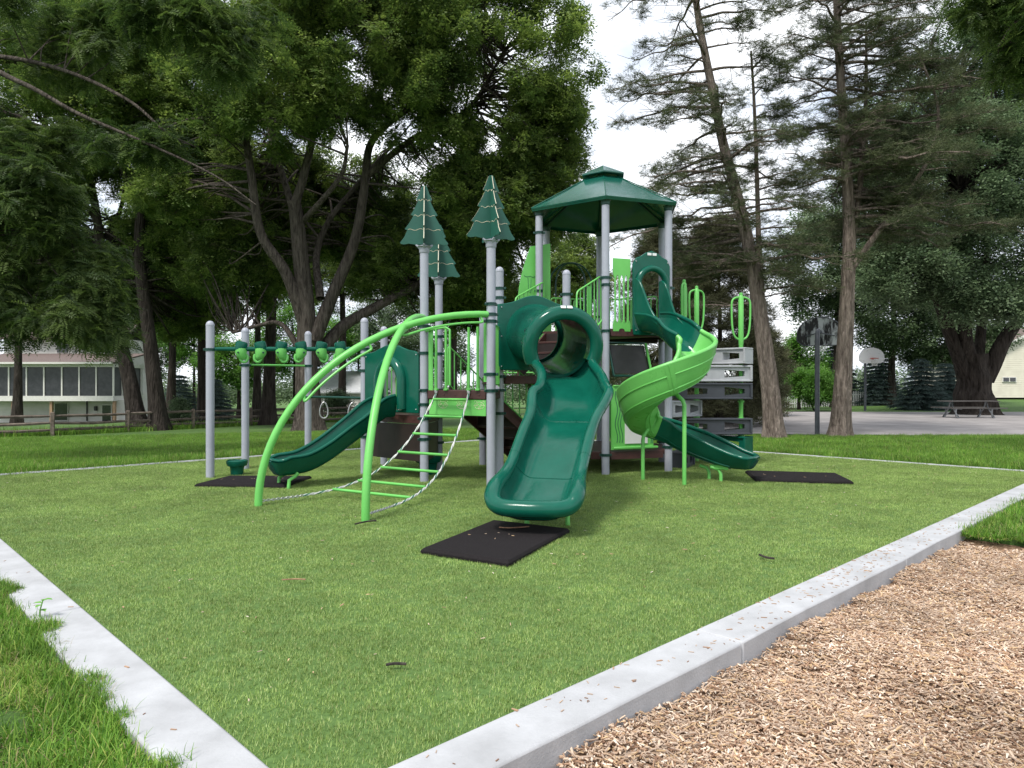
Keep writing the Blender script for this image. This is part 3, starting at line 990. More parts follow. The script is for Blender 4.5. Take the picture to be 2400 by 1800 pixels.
# drop panel with engraved animal faces
dp = MB().prism([(.11, 1.05), (l57 - .09, 1.05), (l57 - .09, 1.286), (.11, 1.286)], PV('P5') + front * .0, d57, (0, 0, 1), .014).build('drop_panel', M['light_green'], PS, smooth=None, fix=True, label='bright green drop panel engraved with three small animal faces')
for i, t in enumerate((.30, .58, .84)):
    c = on57(t, .0085) + Vector((0, 0, 1.20))
    f = MB()
    def ring(cx, cz, rx, rz_, a0=0, a1=6.2832, n=18, r=.0028):
        f.tube([c + d57 * (cx + rx * math.cos(a)) + Vector((0, 0, cz + rz_ * math.sin(a))) for a in np.linspace(a0, a1, n)], r, 4)
    ring(0, 0, .085, .052)
    for s in (-1, 1):
        ring(s * .035, .012, .014, .014, n=10)
        ring(s * .07, .045, .026, .022, .2, 3.3, 9)
        ring(s * .075, -.005, .03, .006, 0, 3.1, 6)
    ring(0, -.016, .018, .012, n=10)
    ring(0, -.03, .03, .016, 3.3, 6.1, 8)
    f.build('face_outline', M['cream'], dp)

d78, l78 = dirv('P7', 'P8')
railing(PV('P7') + d78 * .1, PV('P8') - d78 * .1, 2.42, 2.42, 7, lowA=1.48, lowB=1.48)
d56, l56 = dirv('P5', 'P6')
railing(PV('P5') + d56 * .1, PV('P5') + d56 * .5, 2.40, 2.40, 3, lowA=1.48, lowB=1.48)
# --- stairs from the middle deck down to the back
def stairs(A, B, dirn, z0, z1, run, n, rails=True, mat='brown'):
    """A,B top edge ends; dirn level travel direction going down from z0 to z1"""
    A, B, dirn = Vector(A), Vector(B), Vector(dirn).normalized()
    wv = (B - A).normalized()
    side = MB()
    o = None
    for k, P in enumerate((A + wv * .03, B - wv * .03)):
        s = MB().prism([(0, z0 + .02), (run, z1 + .16), (run, z1 - .02), (run - .12, z1 - .02), (0, z0 - .20)], P, dirn, (0, 0, 1), .035)
        if o is None: o = s.build('stairs', M[mat], PS, smooth=None, fix=True)
        else: s.build('stringer', M[mat], o, smooth=None, fix=True)
    W = (B - A).length - .11
    ang = math.atan2(wv.y, wv.x)
    for i in range(n):
        z = z0 - (z0 - z1) * (i + 1) / (n + 1)
        p = (A + B) / 2 + dirn * run * (i + .6) / n
        MB().box((p.x, p.y, z), (W, run / n + .03, .04), rz=ang, bevel=.006).build('tread', M[mat], o)
        q = p - dirn * run / n * .5
        MB().box((q.x, q.y, z + (z0 - z1) / (n + 1) / 2), (W, .012, (z0 - z1) / (n + 1) - .045), rz=ang).build('riser', M['dark_brown'], o, smooth=None)
    return o
sd = Vector((.68, .73, 0))
stairs(PV('P6') + Vector((.12, -.06, 0)), PV('P8') + Vector((-.12, .12, 0)), sd, 1.40, .12, 1.75, 5)
a6, a8 = PV('P6') + Vector((.16, -.02, 0)), PV('P8') + Vector((-.02, .16, 0))
railing(a6, a6 + sd * 1.7, 2.2, .98, 10, lowA=1.5, lowB=.25)
railing(a8, a8 + sd * 1.7, 2.05, .95, 9, lowA=1.30, lowB=.15)
# --- enclosed stair between the slide deck and the hexagon deck
su = (PV('V0') - PV('P9')).normalized()
hx = (PV('V5') - PV('V0')).normalized()
sdn = Vector((-.64, -.77, 0))
stairs(PV('V0') + hx * .12, PV('V5') - hx * .12, sdn, 2.44, 1.66, .8, 3)
r0 = PV('V0') + hx * .09; r5 = PV('V5') - hx * .10
railing(r0 + sdn * .72, r0, 3.02, 3.36, 6, lowA=1.75, lowB=2.35)
railing(r5 + sdn * .80, r5, 3.0, 3.36, 6, lowA=1.8, lowB=2.4)
plate(r0 + sdn * .40, -sdn, .085, 1.9, 3.15)
MB().tube([r0 + sdn * .72 + Vector((.02, -.03, 2.05)), r0 + Vector((.02, -.03, 2.62)), r0 + Vector((.02, -.03, 1.6))], .018, 8).build('hand_bar', M['light_green'], PS)
MB().box((r0 + sdn * .35) + Vector((0.03, -.02, 1.92)), (.8, .03, .28), rot=Matrix.Rotation(math.atan2(-sdn.y, -sdn.x), 3, 'Z') @ Matrix.Rotation(-.75, 3, 'Y')).build('stringer_panel', M['brown'], PS, smooth=None)
# rail between P8 and the panel top etc. plus back rails of the low decks
dC8, lC8 = dirv('PC', 'V5')
railing(PV('PC') + dC8 * .1, PV('V5') - dC8 * .1, 2.65, 2.65, 8, lowA=1.7, lowB=1.7)
d46, l46 = dirv('P4b', 'P6')
railing(PV('P4b') + d46 * .1, PV('P6') - d46 * .1, 2.0, 2.0, 9, lowA=1.08, lowB=1.08)
d4, l4 = dirv('P4', 'P4b')
railing(PV('P4') + d4 * .1, PV('P4b') - d4 * .1, 2.0, 2.0, 9, lowA=1.08, lowB=1.08)

# --- hexagon deck barriers
def slotted(A, ux, w_, z0, z1, parent=None):
    """plate at head and foot joined by four uprights"""
    A = Vector(A)
    m = MB()
    top = [(0, z1 - .30), (.03, z1 - .34)]
    n = 4
    gap = w_ / n
    head = [(0, z1 - .26)]
    for i in range(n):
        cx = gap * (i + .5)
        head += [(cx - .022, z1 - .33), (cx + .022, z1 - .33)]
        if i < n - 1:
            for a in range(1, 6):
                th = math.pi - math.pi * a / 6
                head.append((gap * (i + 1) + (gap / 2 - .022) * math.cos(th), z1 - .33 + .05 * math.sin(th)))
    head += [(w_, z1 - .26), (w_, z1), (0, z1)]
    m.prism(head, A, ux, (0, 0, 1), .016)
    foot = [(0, z0), (w_ * .32, z0)] + [(w_ * .5 - w_ * .18 * math.cos(t), z0 + .05 * math.sin(t)) for t in np.linspace(.2, 2.94, 7)] + [(w_ * .68, z0), (w_, z0), (w_, z0 + .12)]
    for i in reversed(range(n)):
        cx = gap * (i + .5)
        foot += [(cx + .022, z0 + .19), (cx - .022, z0 + .19)]
        if i: 
            for a in range(1, 6):
                th = math.pi * a / 6
                foot.append((gap * i + (gap / 2 - .022) * math.cos(th), z0 + .19 - .05 * math.sin(th)))
    foot += [(0, z0 + .12)]
    m.prism(foot, A, ux, (0, 0, 1), .016)
    o = m.build('barrier_panel', M['light_green'], parent or PS, smooth=None, fix=True)
    for i in range(n):
        cx = gap * (i + .5)
        MB().tube([A + Vector(ux) * cx + Vector((0, 0, z0 + .16)), A + Vector(ux) * cx + Vector((0, 0, z1 - .30))], .015, 8).build('baluster', M['light_green'], o)
    return o
d01, l01 = dirv('V0', 'V1'); n01 = Vector((d01.y, -d01.x, 0))
slotted(PV('V0') + d01 * .13 + n01 * .02, d01, .33, 2.42, 3.66)
for a, b in (('V1', 'V2'), ('V2', 'V3'), ('V3', 'V4')):
    dd, ll = dirv(a, b)
    railing(PV(a) + dd * .1, PV(b) - dd * .1, 3.24, 3.24, 8, lowA=2.5, lowB=2.5)
    plate(PV(a) + dd * (ll * .42), dd, .10, 2.46, 3.22)
# leaf-shaped panel on the left side of the hexagon
d45, l45 = dirv('V5', 'V4')
lp = [(.0, 2.40)]
for t in np.linspace(0, 1, 14):
    lp.append((-.06 - .34 * math.sin(math.pi * (t * .62 + .30)) , 2.4 + 1.62 * t))
lp += [(.25, 4.1), (.25, 2.4)]
lf = MB().prism(lp, PV('V5') + Vector((-.02, .12, 0)), Vector((.92, .39, 0)), (0, 0, 1), .016).build('leaf_panel', M['light_green'], PS, smooth=None, fix=True, label='bright green leaf-shaped panel with engraved line drawing')
g_ = MB()
base = PV('V5') + Vector((-.02, .12, 0)); lx = Vector((.92, .39, 0)); ln_ = Vector((.39, -.92, 0)) * .011
def draw(pp): g_.tube([base + lx * a + Vector((0, 0, b)) + ln_ for a, b in pp], .0035, 4)
draw([(-.28, 3.48), (-.22, 3.46), (-.16, 3.48), (-.10, 3.46), (-.06, 3.48)])
draw([(-.20, 3.44), (-.19, 3.2), (-.15, 3.18), (-.14, 3.44)])
draw([(-.24, 3.10), (-.12, 3.10), (-.12, 3.0), (-.24, 3.0), (-.24, 3.10)])
draw([(-.12, 2.95), (-.08, 2.8), (-.12, 2.65), (-.08, 2.5)])
g_.build('line_drawing', M['dark_green_sheet'], lf)
# rear arch hoops
ac = PV('V4').lerp(PV('V3'), .45)
for off in (0.0, .12):
    arch = [ac + Vector((-.42 + off, -.02, 2.5))] + [ac + Vector((-.42 * math.cos(t) + off * math.cos(t), off * .3, 3.55 + .42 * math.sin(t))) for t in np.linspace(0, math.pi, 14)] + [ac + Vector((.42 - off, .02, 2.5))]
    MB().tube(arch, .016, 8).build('arch_hoop', M['dark_green_metal'], PS)

# --- hexagonal roof
hc = sum((PV(k) for k in ('V0', 'V1', 'V2', 'V3', 'V4', 'V5')), Vector()) / 6
hexv = [hc + (PV(k) - hc) * 1.12 for k in ('V0', 'V1', 'V2', 'V3', 'V4', 'V5')]
rf = None
ZE, ZT, APEX = 4.68, 5.36, 5.62
for i in range(6):
    A, B = hexv[i], hexv[(i + 1) % 6]
    At, Bt = hc + (A - hc) * .20, hc + (B - hc) * .20
    m = MB()
    rows = []
    for t in np.linspace(0, 1, 5):
        z = ZE + (ZT - ZE) * (t ** 1.06)
        a, b = A.lerp(At, t), B.lerp(Bt, t)
        rows.append([a.lerp(b, s) + Vector((0, 0, z)) for s in np.linspace(0, 1, 7)])
    m.grid(rows)
    m.grid([[p - Vector((0, 0, .022)) for p in r] for r in rows[::-1]])
    edge = rows[0]
    dn = [p + (hc - p) * .012 - Vector((0, 0, .05 + (p.z - ZE))) for p in edge]
    dn = [Vector((p.x, p.y, ZE - .055)) for p in dn]
    m.grid([dn, edge])
    m.grid([[p + (Vector((hc.x, hc.y, p.z)) - p) * .012 for p in edge], [p + (Vector((hc.x, hc.y, p.z)) - p) * .012 for p in dn]])
    # bolts in a row along each seam
    o = m.build('roof' if rf is None else 'roof_panel', M['roof_metal'], PS if rf is None else rf, smooth=20)
    if rf is None: rf = o; rf['label'] = 'dark green hexagonal pyramid roof with small raised cap'
    # seam rib
    MB().tube([A + Vector((0, 0, ZE + .004)), At + Vector((0, 0, ZT + .004))], .009, 6).build('roof_seam', M['dark_green'], rf)
    MB().tube([A.lerp(hc, .08) + Vector((0, 0, ZE - .03)), At + Vector((0, 0, ZT - .05))], .022, 6).build('rafter', M['dark_green_metal'], rf)
cap = MB()
ch = [hc + (v - hc) * .30 for v in hexv]
ring0 = [v + Vector((0, 0, ZT + .015)) for v in ch]; ring1 = [v + Vector((0, 0, ZT + .045)) for v in ch]
cap.add(ring0 + ring1 + [hc + Vector((0, 0, APEX)), hc + Vector((0, 0, ZT + .01))],
        [(i, (i + 1) % 6, 6 + (i + 1) % 6, 6 + i) for i in range(6)] + [(6 + i, 6 + (i + 1) % 6, 12) for i in range(6)] + [((i + 1) % 6, i, 13) for i in range(6)])
cap.build('roof_cap', M['roof_metal'], rf, smooth=None, bevel=.008)
for k in ('V0', 'V1', 'V2', 'V3', 'V4', 'V5'):
    p = PV(k)
    MB().lathe([(PR + .002, 4.55), (PR + .014, 4.56), (PR + .014, 4.62), (PR + .03, 4.64), (.02, 4.66)], (p.x, p.y, 0), 16).build('roof_socket', M['dark_green_metal'], posts[k])

# ------------------------------------------------------------------ slides
def stations(ctrl, n=8):
    P = catmull(ctrl, n)
    st = []
    for i, p in enumerate(P):
        a, b = P[max(0, i - 1)], P[min(len(P) - 1, i + 1)]
        T = Vector(b - a).normalized()
        lat = Vector((T.y, -T.x, 0)).normalized()
        up = lat.cross(T).normalized()
        if up.z < 0: up = -up
        st.append((Vector(p), T, lat, up))
    return st
def trough(st, W, HL, HR, rim=.05, th=.03, round_from=None, K=17, lift=0.0, vert=0.0):
    """W,HL,HR: numbers or functions of i/(n-1). b<0 is the left side"""
    f = lambda q, t: q(t) if callable(q) else q
    n = len(st)
    tops, bots, lr, rr = [], [], [], []
    for i, (p, T, lat, up) in enumerate(st):
        t = i / (n - 1)
        w0, hl, hr = f(W, t), f(HL, t), f(HR, t)
        upv = (up * (1 - vert) + Vector((0, 0, 1)) * vert).normalized()
        a = 0.0
        if round_from is not None and t > round_from:
            a = (t - round_from) / (1 - round_from)
        wi = w0 * max(0.0, 1 - a ** 2.8) ** (1 / 2.8)
        top, bot = [], []
        for k in range(K):
            b = -1 + 2 * k / (K - 1)
            b = math.copysign(abs(b) ** 0.85, b)
            x = b * wi
            br = abs(x) / max(w0, 1e-6)
            r = (a ** 2.8 + br ** 2.8) ** (1 / 2.8)
            r = max(r, abs(b)) if a == 0 else min(r, 1)
            wl = max(0.0, (r - .5) / .5) ** 2.0
            h = hl if b < 0 else hr
            flare = 1.0
            q = p + lat * x * flare + upv * (h * wl)
            top.append(q)
            bot.append(q - upv * th * (1 - .6 * wl) + lat * math.copysign(th * wl, b) + (T * th * wl if a > .5 else Vector()))
        tops.append(top); bots.append(bot)
        lr.append(top[0]); rr.append(top[-1])
    m = MB()
    m.grid([r[::-1] for r in tops])
    m.grid(bots)
    m.grid([tops[0], bots[0]]); m.grid([bots[-1], tops[-1]])
    if round_from is not None:
        rl = [f(rim, i / (n - 1)) for i in range(n)]
        m.tube(lr + rr[::-1][1:], rl + rl[::-1][1:], 14)
    else:
        m.tube(lr, rim, 12); m.tube(rr, rim, 12)
    return m, tops, bots

def ray_poly(c, poly, ang):
    d = (math.cos(ang), math.sin(ang)); best = None
    for i in range(len(poly)):
        (x1, y1), (x2, y2) = poly[i], poly[(i + 1) % len(poly)]
        ex, ey = x2 - x1, y2 - y1
        den = d[0] * ey - d[1] * ex
        if abs(den) < 1e-9: continue
        t = ((x1 - c[0]) * ey - (y1 - c[1]) * ex) / den
        s = ((x1 - c[0]) * d[1] - (y1 - c[1]) * d[0]) / den
        if t > 0 and -1e-6 <= s <= 1 + 1e-6 and (best is None or t < best): best = t
    return (c[0] + d[0] * best, c[1] + d[1] * best)
def hump(w_, z0, z1, hgt, corner=0.03):
    out = [(0, z0), (w_, z0), (w_, z1)]
    for t in np.linspace(1, 0, 15):
        out.append((w_ * (.06 + .88 * t), z1 + hgt * (math.sin(math.pi * t) ** 2)))
    return out + [(0, z1)]
def bolts(parent, pts, nrm, r=.011):
    nrm = Vector(nrm).normalized()
    q = Vector((0, 0, 1)).rotation_difference(nrm).to_matrix()
    for p in pts:
        MB().lathe([(r, -.004), (r, .004), (r * .6, .009), (0.0005, .01)], p, 8, rot=q).build('bolt', M['steel'], parent)

# --- big wave slide with hooded tube
ws = stations([(.61, 10.34, 1.645), (.675, 10.05, 1.61), (.71, 9.85, 1.54), (.78, 9.5, 1.36), (.77, 9.15, 1.12), (.70, 8.78, .98), (.57, 8.38, .78), (.42, 7.92, .46), (.30, 7.5, .27), (.22, 7.12, .19), (.19, 6.93, .19)], 9)
def wW(t): return .40 - .09 * sstep(.06, .0, t) + .055 * math.exp(-((t - .10) / .05) ** 2) + .075 * math.exp(-((t - .44) / .08) ** 2) + .05 * sstep(.7, .95, t)
def wH(t): return .26 - .08 * sstep(.08, 0, t) + .11 * math.exp(-((t - .42) / .09) ** 2) - .03 * math.exp(-((t - .72) / .1) ** 2) + .0 * t - .16 * sstep(.82, 1, t)
m, tops, bots = trough(ws, wW, wH, wH, rim=lambda t: .025 + .038 * sstep(.02, .10, t) + .022 * sstep(.68, .9, t), th=.04, round_from=.80, K=21)
wave = m.build('wave_slide', M['dark_green'], PS, smooth=60, label='wide dark green wave slide with hooded tube entrance, facing the viewer')
n_ = len(ws)
for t in (.46, .70):          # moulded seams across the bed
    i = int(t * n_)
    MB().tube([p + Vector((0, 0, .001)) for p in tops[i]], .006, 5).build('bed_seam', M['dark_green'], wave)
for t in (.34, .52, .68):         # seams round the rims
    i = int(t * n_)
    for e in (0, -1):
        c, T = tops[i][e], ws[i][1]
        q = Vector((0, 0, 1)).rotation_difference(T).to_matrix()
        MB().lathe([(.058, -.008), (.0655, -.003), (.0655, .003), (.058, .008)], c, 14, rot=q).build('rim_seam', M['dark_green'], wave)
d89, l89 = dirv('P8', 'P9'); n89 = Vector((d89.y, -d89.x, 0))
po = PV('P8') + n89 * .085 - d89 * .06
wpan = l89 + .10
c0 = (wpan * .50, 2.31)
poly = hump(wpan, 1.74, 2.80, .15)
N = 48
mm = MB()
outer = [ray_poly(c0, poly, 2 * math.pi * i / N) for i in range(N)]
inner = [(c0[0] + .40 * math.cos(2 * math.pi * i / N), c0[1] + .40 * math.sin(2 * math.pi * i / N)) for i in range(N)]
mm.holed(outer, inner, po, d89, (0, 0, 1), .05)
pan = mm.build('entry_panel', M['dark_green'], wave, smooth=30, fix=True, bevel=.012)
bolts(wave, [po + d89 * a + Vector((0, 0, b)) + n89 * .03 for a, b in ((.06, 1.80), (.06, 2.28), (.06, 2.74), (wpan - .06, 2.74), (wpan - .06, 2.28), (wpan - .06, 1.8))], n89)
# tube from panel to mouth
cA = po + d89 * c0[0] + Vector((0, 0, c0[1])); cB = Vector((.66, 10.08, 2.07))
tb = MB()
tdir = (cB - cA)
ptsT = [cA + n89 * t * .3 * 0 + tdir * t for t in np.linspace(0, 1, 7)]
rad = [.50, .455, .44, .44, .445, .455, .47]
def shell(mb_, pts, r_out, r_in, n=36, a0=None, a1=None):
    T = (Vector(pts[-1]) - Vector(pts[0])).normalized()
    lat = Vector((-T.y, T.x, 0)).normalized(); up = lat.cross(T); up = up if up.z > 0 else -up
    full = a0 is None
    angs = np.linspace(0, 2 * math.pi, n + 1) if full else np.linspace(a0, a1, n + 1)
    for rr_, flip in ((r_out, False), (r_in, True)):
        rows_ = [[Vector(p) + (lat * math.cos(a) + up * math.sin(a)) * r for a in angs] for p, r in zip(pts, rr_)]
        mb_.grid(rows_ if not flip else rows_[::-1])
    for e in (0, -1):
        o_ = [Vector(pts[e]) + (lat * math.cos(a) + up * math.sin(a)) * r_out[e] for a in angs]
        i_ = [Vector(pts[e]) + (lat * math.cos(a) + up * math.sin(a)) * r_in[e] for a in angs]
        mb_.grid([o_, i_])
    if not full:
        for a in (a0, a1):
            mb_.grid([[Vector(p) + (lat * math.cos(a) + up * math.sin(a)) * r for p, r in zip(pts, r_out)], [Vector(p) + (lat * math.cos(a) + up * math.sin(a)) * r for p, r in zip(pts, r_in)]])
    return lat, up, T
lat, up, T = shell(tb, ptsT, rad, [r - .04 for r in rad])
tb.build('slide_tube', M['dark_green'], wave, smooth=50, fix=True)
bolts(wave, [cA + tdir.normalized() * .035 + (lat * math.cos(a) + up * math.sin(a)) * .475 for a in np.linspace(0.2, 2 * math.pi, 17)], n89, .010)
# hood: thick collar over the upper two thirds of the mouth
hd = MB()
hp = [cB + tdir.normalized() * q_ for q_ in (-.20, -.06, .08, .19, .27, .32, .345, .352)]
shell(hd, hp, [.462, .51, .55, .572, .572, .552, .515, .468], [.44, .43, .415, .395, .38, .385, .41, .452], 40, -.45, math.pi + .45)
hd.build('hood', M['dark_green'], wave, smooth=50, fix=True)
for sgn in (1, -1):        # moulded hand slots at the side of the hood
    for a, ln in ((.38, .07), (.05, .05)):
        aa = math.pi - a if sgn > 0 else a
        c = cB + tdir.normalized() * .05 + (lat * math.cos(aa) + up * math.sin(aa)) * .538
        rr = (lat * math.cos(aa) + up * math.sin(aa))
        q = Vector((0, 0, 1)).rotation_difference(rr).to_matrix()
        MB().lathe([(.001, -.012), (.045, -.004), (.05, .004), (.038, .008), (.001, .002)], c, 14, rot=q, sx=.6, sy=1.6).build('hand_slot', M['dark_green_metal'], wave)
lbl = cB + tdir.normalized() * .322 + up * .556
ln2 = (T * .62 + up * .78).normalized(); lt2 = ln2.cross(lat)
for s in (-1, 1):
    MB().box(lbl + lat * s * .045, (.075, .05, .006), rot=Matrix((lat, lt2, ln2)).transposed(), bevel=.002).build('label_plate', M['white_sheet'], wave)
# feet
for x_, y_ in ((.60, 7.66), (.16, 7.60)):
    MB().tube([(x_, y_, -.03), (x_, y_, .12), (x_ * .85 + .03, y_ + .03, .17)], .025, 10).build('foot', M['light_green'], wave)

# --- low straight slide on the left
d45_, l45_ = dirv('P4', 'P5'); n45 = Vector((d45_.y, -d45_.x, 0))
mid = PV('P4').lerp(PV('P5'), .5)
sl = stations([tuple(mid + n45 * .05 + Vector((0, 0, 1.04))), tuple(mid + n45 * .25 + Vector((-.04, .02, 1.0))), (-2.46, 11.22, .74), (-2.80, 10.95, .45), (-3.08, 10.73, .28), (-3.32, 10.54, .235), (-3.50, 10.40, .235)], 8)
m, tops, bots = trough(sl, .27, lambda t: .30 - .08 * sstep(.0, .3, t) - .05 * sstep(.85, 1, t), lambda t: .30 - .08 * sstep(.0, .3, t) - .05 * sstep(.85, 1, t), rim=.028, th=.05, round_from=.93, K=17)
ls = m.build('straight_slide', M['dark_green'], PS, smooth=60, label='low straight dark green slide under the arched climber')
pw = l45_ - .16
po2 = PV('P4') + d45_ * .08 + n45 * .03
c2 = (pw * .52, 1.46)
poly2 = hump(pw, 1.06, 2.04, .13)
outer = [ray_poly(c2, poly2, 2 * math.pi * i / N) for i in range(N)]
def arch_in(c, w_, zb, zt):
    out = [(c[0] - w_, zb), (c[0] + w_, zb)]
    for t in np.linspace(0, math.pi, 19): out.append((c[0] + w_ * math.cos(t), zt - w_ * 1.15 + w_ * 1.15 * math.sin(t)))
    return out
ain = arch_in(c2, .27, 1.10, 1.84)
inner = [ray_poly(c2, ain, 2 * math.pi * i / N) for i in range(N)]
MB().holed(outer, inner, po2, d45_, (0, 0, 1), .05).build('entry_panel', M['dark_green'], ls, smooth=30, fix=True, bevel=.012)
ringp = [po2 + d45_ * a + Vector((0, 0, b)) + n45 * .05 for a, b in [(c2[0] + .31, 1.12)] + [(c2[0] + .31 * math.cos(t), 1.52 + .37 * math.sin(t)) for t in np.linspace(0, math.pi, 19)] + [(c2[0] - .31, 1.12)]]
MB().tube(ringp, .085, 14).build('hood', M['dark_green'], ls)
bolts(ls, [po2 + d45_ * a + Vector((0, 0, b)) + n45 * .03 for a, b in ((.05, 1.12), (.05, 1.98), (pw - .05, 1.98), (pw - .05, 1.12))], n45)
for s in (-1, 1):
    p = sl[-9][0]; q = sl[-9][2]
    c = p + q * s * .2
    MB().tube([c + Vector((.06, .05, -.02)), c - Vector((0, 0, .07)) + Vector((.02, .02, 0)), Vector((c.x - .04, c.y - .05, .12)), Vector((c.x - .05, c.y - .06, -.03))], .027, 10).build('foot', M['light_green'], ls)
# dark panel below the low deck
MB().prism([(.09, .30), (l45_ - .09, .30), (l45_ - .09, .88), (.09, .88)], PV('P4'), d45_, (0, 0, 1), .02).build('lower_panel', M['dark_brown'], PS, smooth=None, fix=True)
MB().prism([(.09, .30), (1.2, .30), (1.2, .88), (.09, .88)], PV('P5'), (PV('P6') - PV('P5')).normalized(), (0, 0, 1), .02).build('lower_panel', M['dark_brown'], PS, smooth=None, fix=True)

# --- spiral slide
hcx, hcy, hr_ = 2.42, 11.15, .46
sp = [(2.33, 12.20, 2.45), (2.47, 11.95, 2.40), (2.62, 11.72, 2.26)]
angs = [48, 20, -8, -36, -64, -92, -120, -148, -176, -204, -232]
zs = [2.10, 1.93, 1.79, 1.66, 1.53, 1.40, 1.27, 1.14, 1.01, .87, .74]
for a, z in zip(angs, zs): sp.append((hcx + hr_ * math.cos(math.radians(a)), hcy + hr_ * math.sin(math.radians(a)), z))
sp += [(2.50, 11.60, .60), (2.82, 11.50, .46), (3.14, 11.30, .34), (3.42, 11.08, .26), (3.60, 10.94, .25), (3.70, 10.86, .25)]
ss = stations(sp, 6)
nn_ = len(ss)
i1, i2 = 20, 80
def section(a, b, HLf, HRf, mat, name, rnd=None, parent=PS, label=None, rim=.032):
    sub = ss[a:b + 1]
    m, tp, bt = trough(sub, .275, HLf, HRf, rim=rim, th=.035, round_from=rnd, K=19, vert=.5)
    o = m.build(name, M[mat], parent, smooth=60, label=label)
    return o, sub, tp, bt
sA, subA, tA, bA = section(0, i1, lambda t: .30 + .06 * t, lambda t: .26, 'dark_green', 'spiral_slide', label='tall spiral slide, dark green ends and bright green curl')
sB, subB, tB, bB = section(i1, i2, lambda t: .36 + .06 * math.sin(math.pi * t), lambda t: .24 + .04 * t, 'light_green_plastic', 'curl_section', parent=sA, label='bright green curl of the spiral slide', rim=.036)
sC, subC, tC, bC = section(i2, nn_ - 1, lambda t: .34 - .2 * sstep(.3, 1, t), lambda t: .28 - .14 * sstep(.3, 1, t), 'dark_green', 'exit_section', .82, parent=sA)
# ribs moulded along the outside of the shell
for tab, lo, hi, mt, par in ((bB, 1, len(bB) - 1, 'light_green_plastic', sA), (bC, 0, int(len(bC) * .7), 'dark_green', sA)):
    for k in (1, 3, 5, 13, 15):
        MB().tube([tab[i][k] for i in range(lo, hi)], .011, 5).build('rib', M[mt], par)
# flange where two curl mouldings bolt together
fi = len(bB) // 2 - 3
band = MB()
band.grid([[bB[fi + j][k] + (bB[fi + j][k] - tB[fi + j][k]).normalized() * .012 for k in range(19)] for j in (0, 1, 2)])
band.grid([[tB[fi + j][k] * 1.0 for k in range(19)] for j in (2, 1, 0)])
band.build('flange', M['light_green_plastic'], sA, smooth=40)
MB().tube([bB[fi + 1][k] + (bB[fi + 1][k] - tB[fi + 1][k]).normalized() * .016 for k in range(19)], .008, 5).build('flange_seam', M['light_green_plastic'], sA)
# entrance panel with arch
wsp = .72
po3 = PV('V0') + d01 * (l01 - wsp - .02) + n01 * .06
c3 = (wsp * .5, 2.95)
poly3 = hump(wsp, 2.36, 3.68, .14)
outer = [ray_poly(c3, poly3, 2 * math.pi * i / N) for i in range(N)]
ain = arch_in(c3, .25, 2.46, 3.48)
inner = [ray_poly(c3, ain, 2 * math.pi * i / N) for i in range(N)]
MB().holed(outer, inner, po3, d01, (0, 0, 1), .05).build('entry_panel', M['dark_green'], sA, smooth=30, fix=True, bevel=.012)
ap = [po3 + d01 * a + Vector((0, 0, b)) + n01 * .045 for a, b in [(c3[0] + .285, 2.75)] + [(c3[0] + .285 * math.cos(t), 3.19 + .32 * math.sin(t)) for t in np.linspace(0, math.pi, 19)] + [(c3[0] - .285, 2.75)]]
MB().tube(ap, .055, 12).build('hood', M['dark_green'], sA)
for s in (-1, 1):
    MB().box(po3 + d01 * (c3[0] + s * .05) + n01 * .03 + Vector((0, 0, 3.755)), (.08, .006, .045), rz=math.atan2(d01.y, d01.x), bevel=.002).build('label_plate', M['white_sheet'], sA)
bolts(sA, [po3 + d01 * a + Vector((0, 0, b)) + n01 * .03 for a, b in ((.05, 2.44), (.05, 3.62), (wsp - .05, 3.62))], n01)
# high curved cheeks at the mouth
for s in (-1, 1):
    sta = ss[0:13]
    prof_t = [(p + lt * s * .275 + Vector((0, 0, .22))) for (p, T_, lt, u_) in sta]
    hs = [.62, .63, .60, .55, .47, .38, .28, .20, .14, .10, .07, .05, .03]
    ck = MB()
    for off in (-.02, .02):
        lo_ = [p + sta[i][2] * off for i, p in enumerate(prof_t)]
        hi_ = [p + Vector((0, 0, h)) for p, h in zip(lo_, hs)]
        ck.grid([lo_, hi_] if off < 0 else [hi_, lo_])
    ck.tube([p + Vector((0, 0, h)) for p, h in zip(prof_t, hs)], .024, 8)
    ck.tube([prof_t[0], prof_t[0] + Vector((0, 0, hs[0]))], .024, 8)
    ck.build('cheek', M['dark_green'], sA, smooth=50)
# legs of the spiral slide
MB().tube([(2.60, 10.73, -.03), (2.60, 10.73, 1.20), (2.58, 10.75, 1.27), (2.50, 10.80, 1.36)], .032, 12).build('leg', M['light_green'], sA)
MB().tube([(2.08, 11.30, -.03), (2.08, 11.30, .62), (2.09, 11.31, .69), (2.17, 11.33, .80)], .030, 12).build('leg', M['light_green'], sA)
for dx, dy in ((0, 0), (-.12, .22)):
    MB().tube([(3.25 + dx, 11.07 + dy, -.03), (3.25 + dx, 11.07 + dy, .12), (3.22 + dx, 11.09 + dy, .19), (3.12 + dx, 11.14 + dy, .22)], .028, 10).build('leg', M['light_green'], sA)
MB().box((3.22, 11.06, .225), (.30, .03, .07), rz=-.7, bevel=.01).build('foot_bracket', M['light_green'], sA)

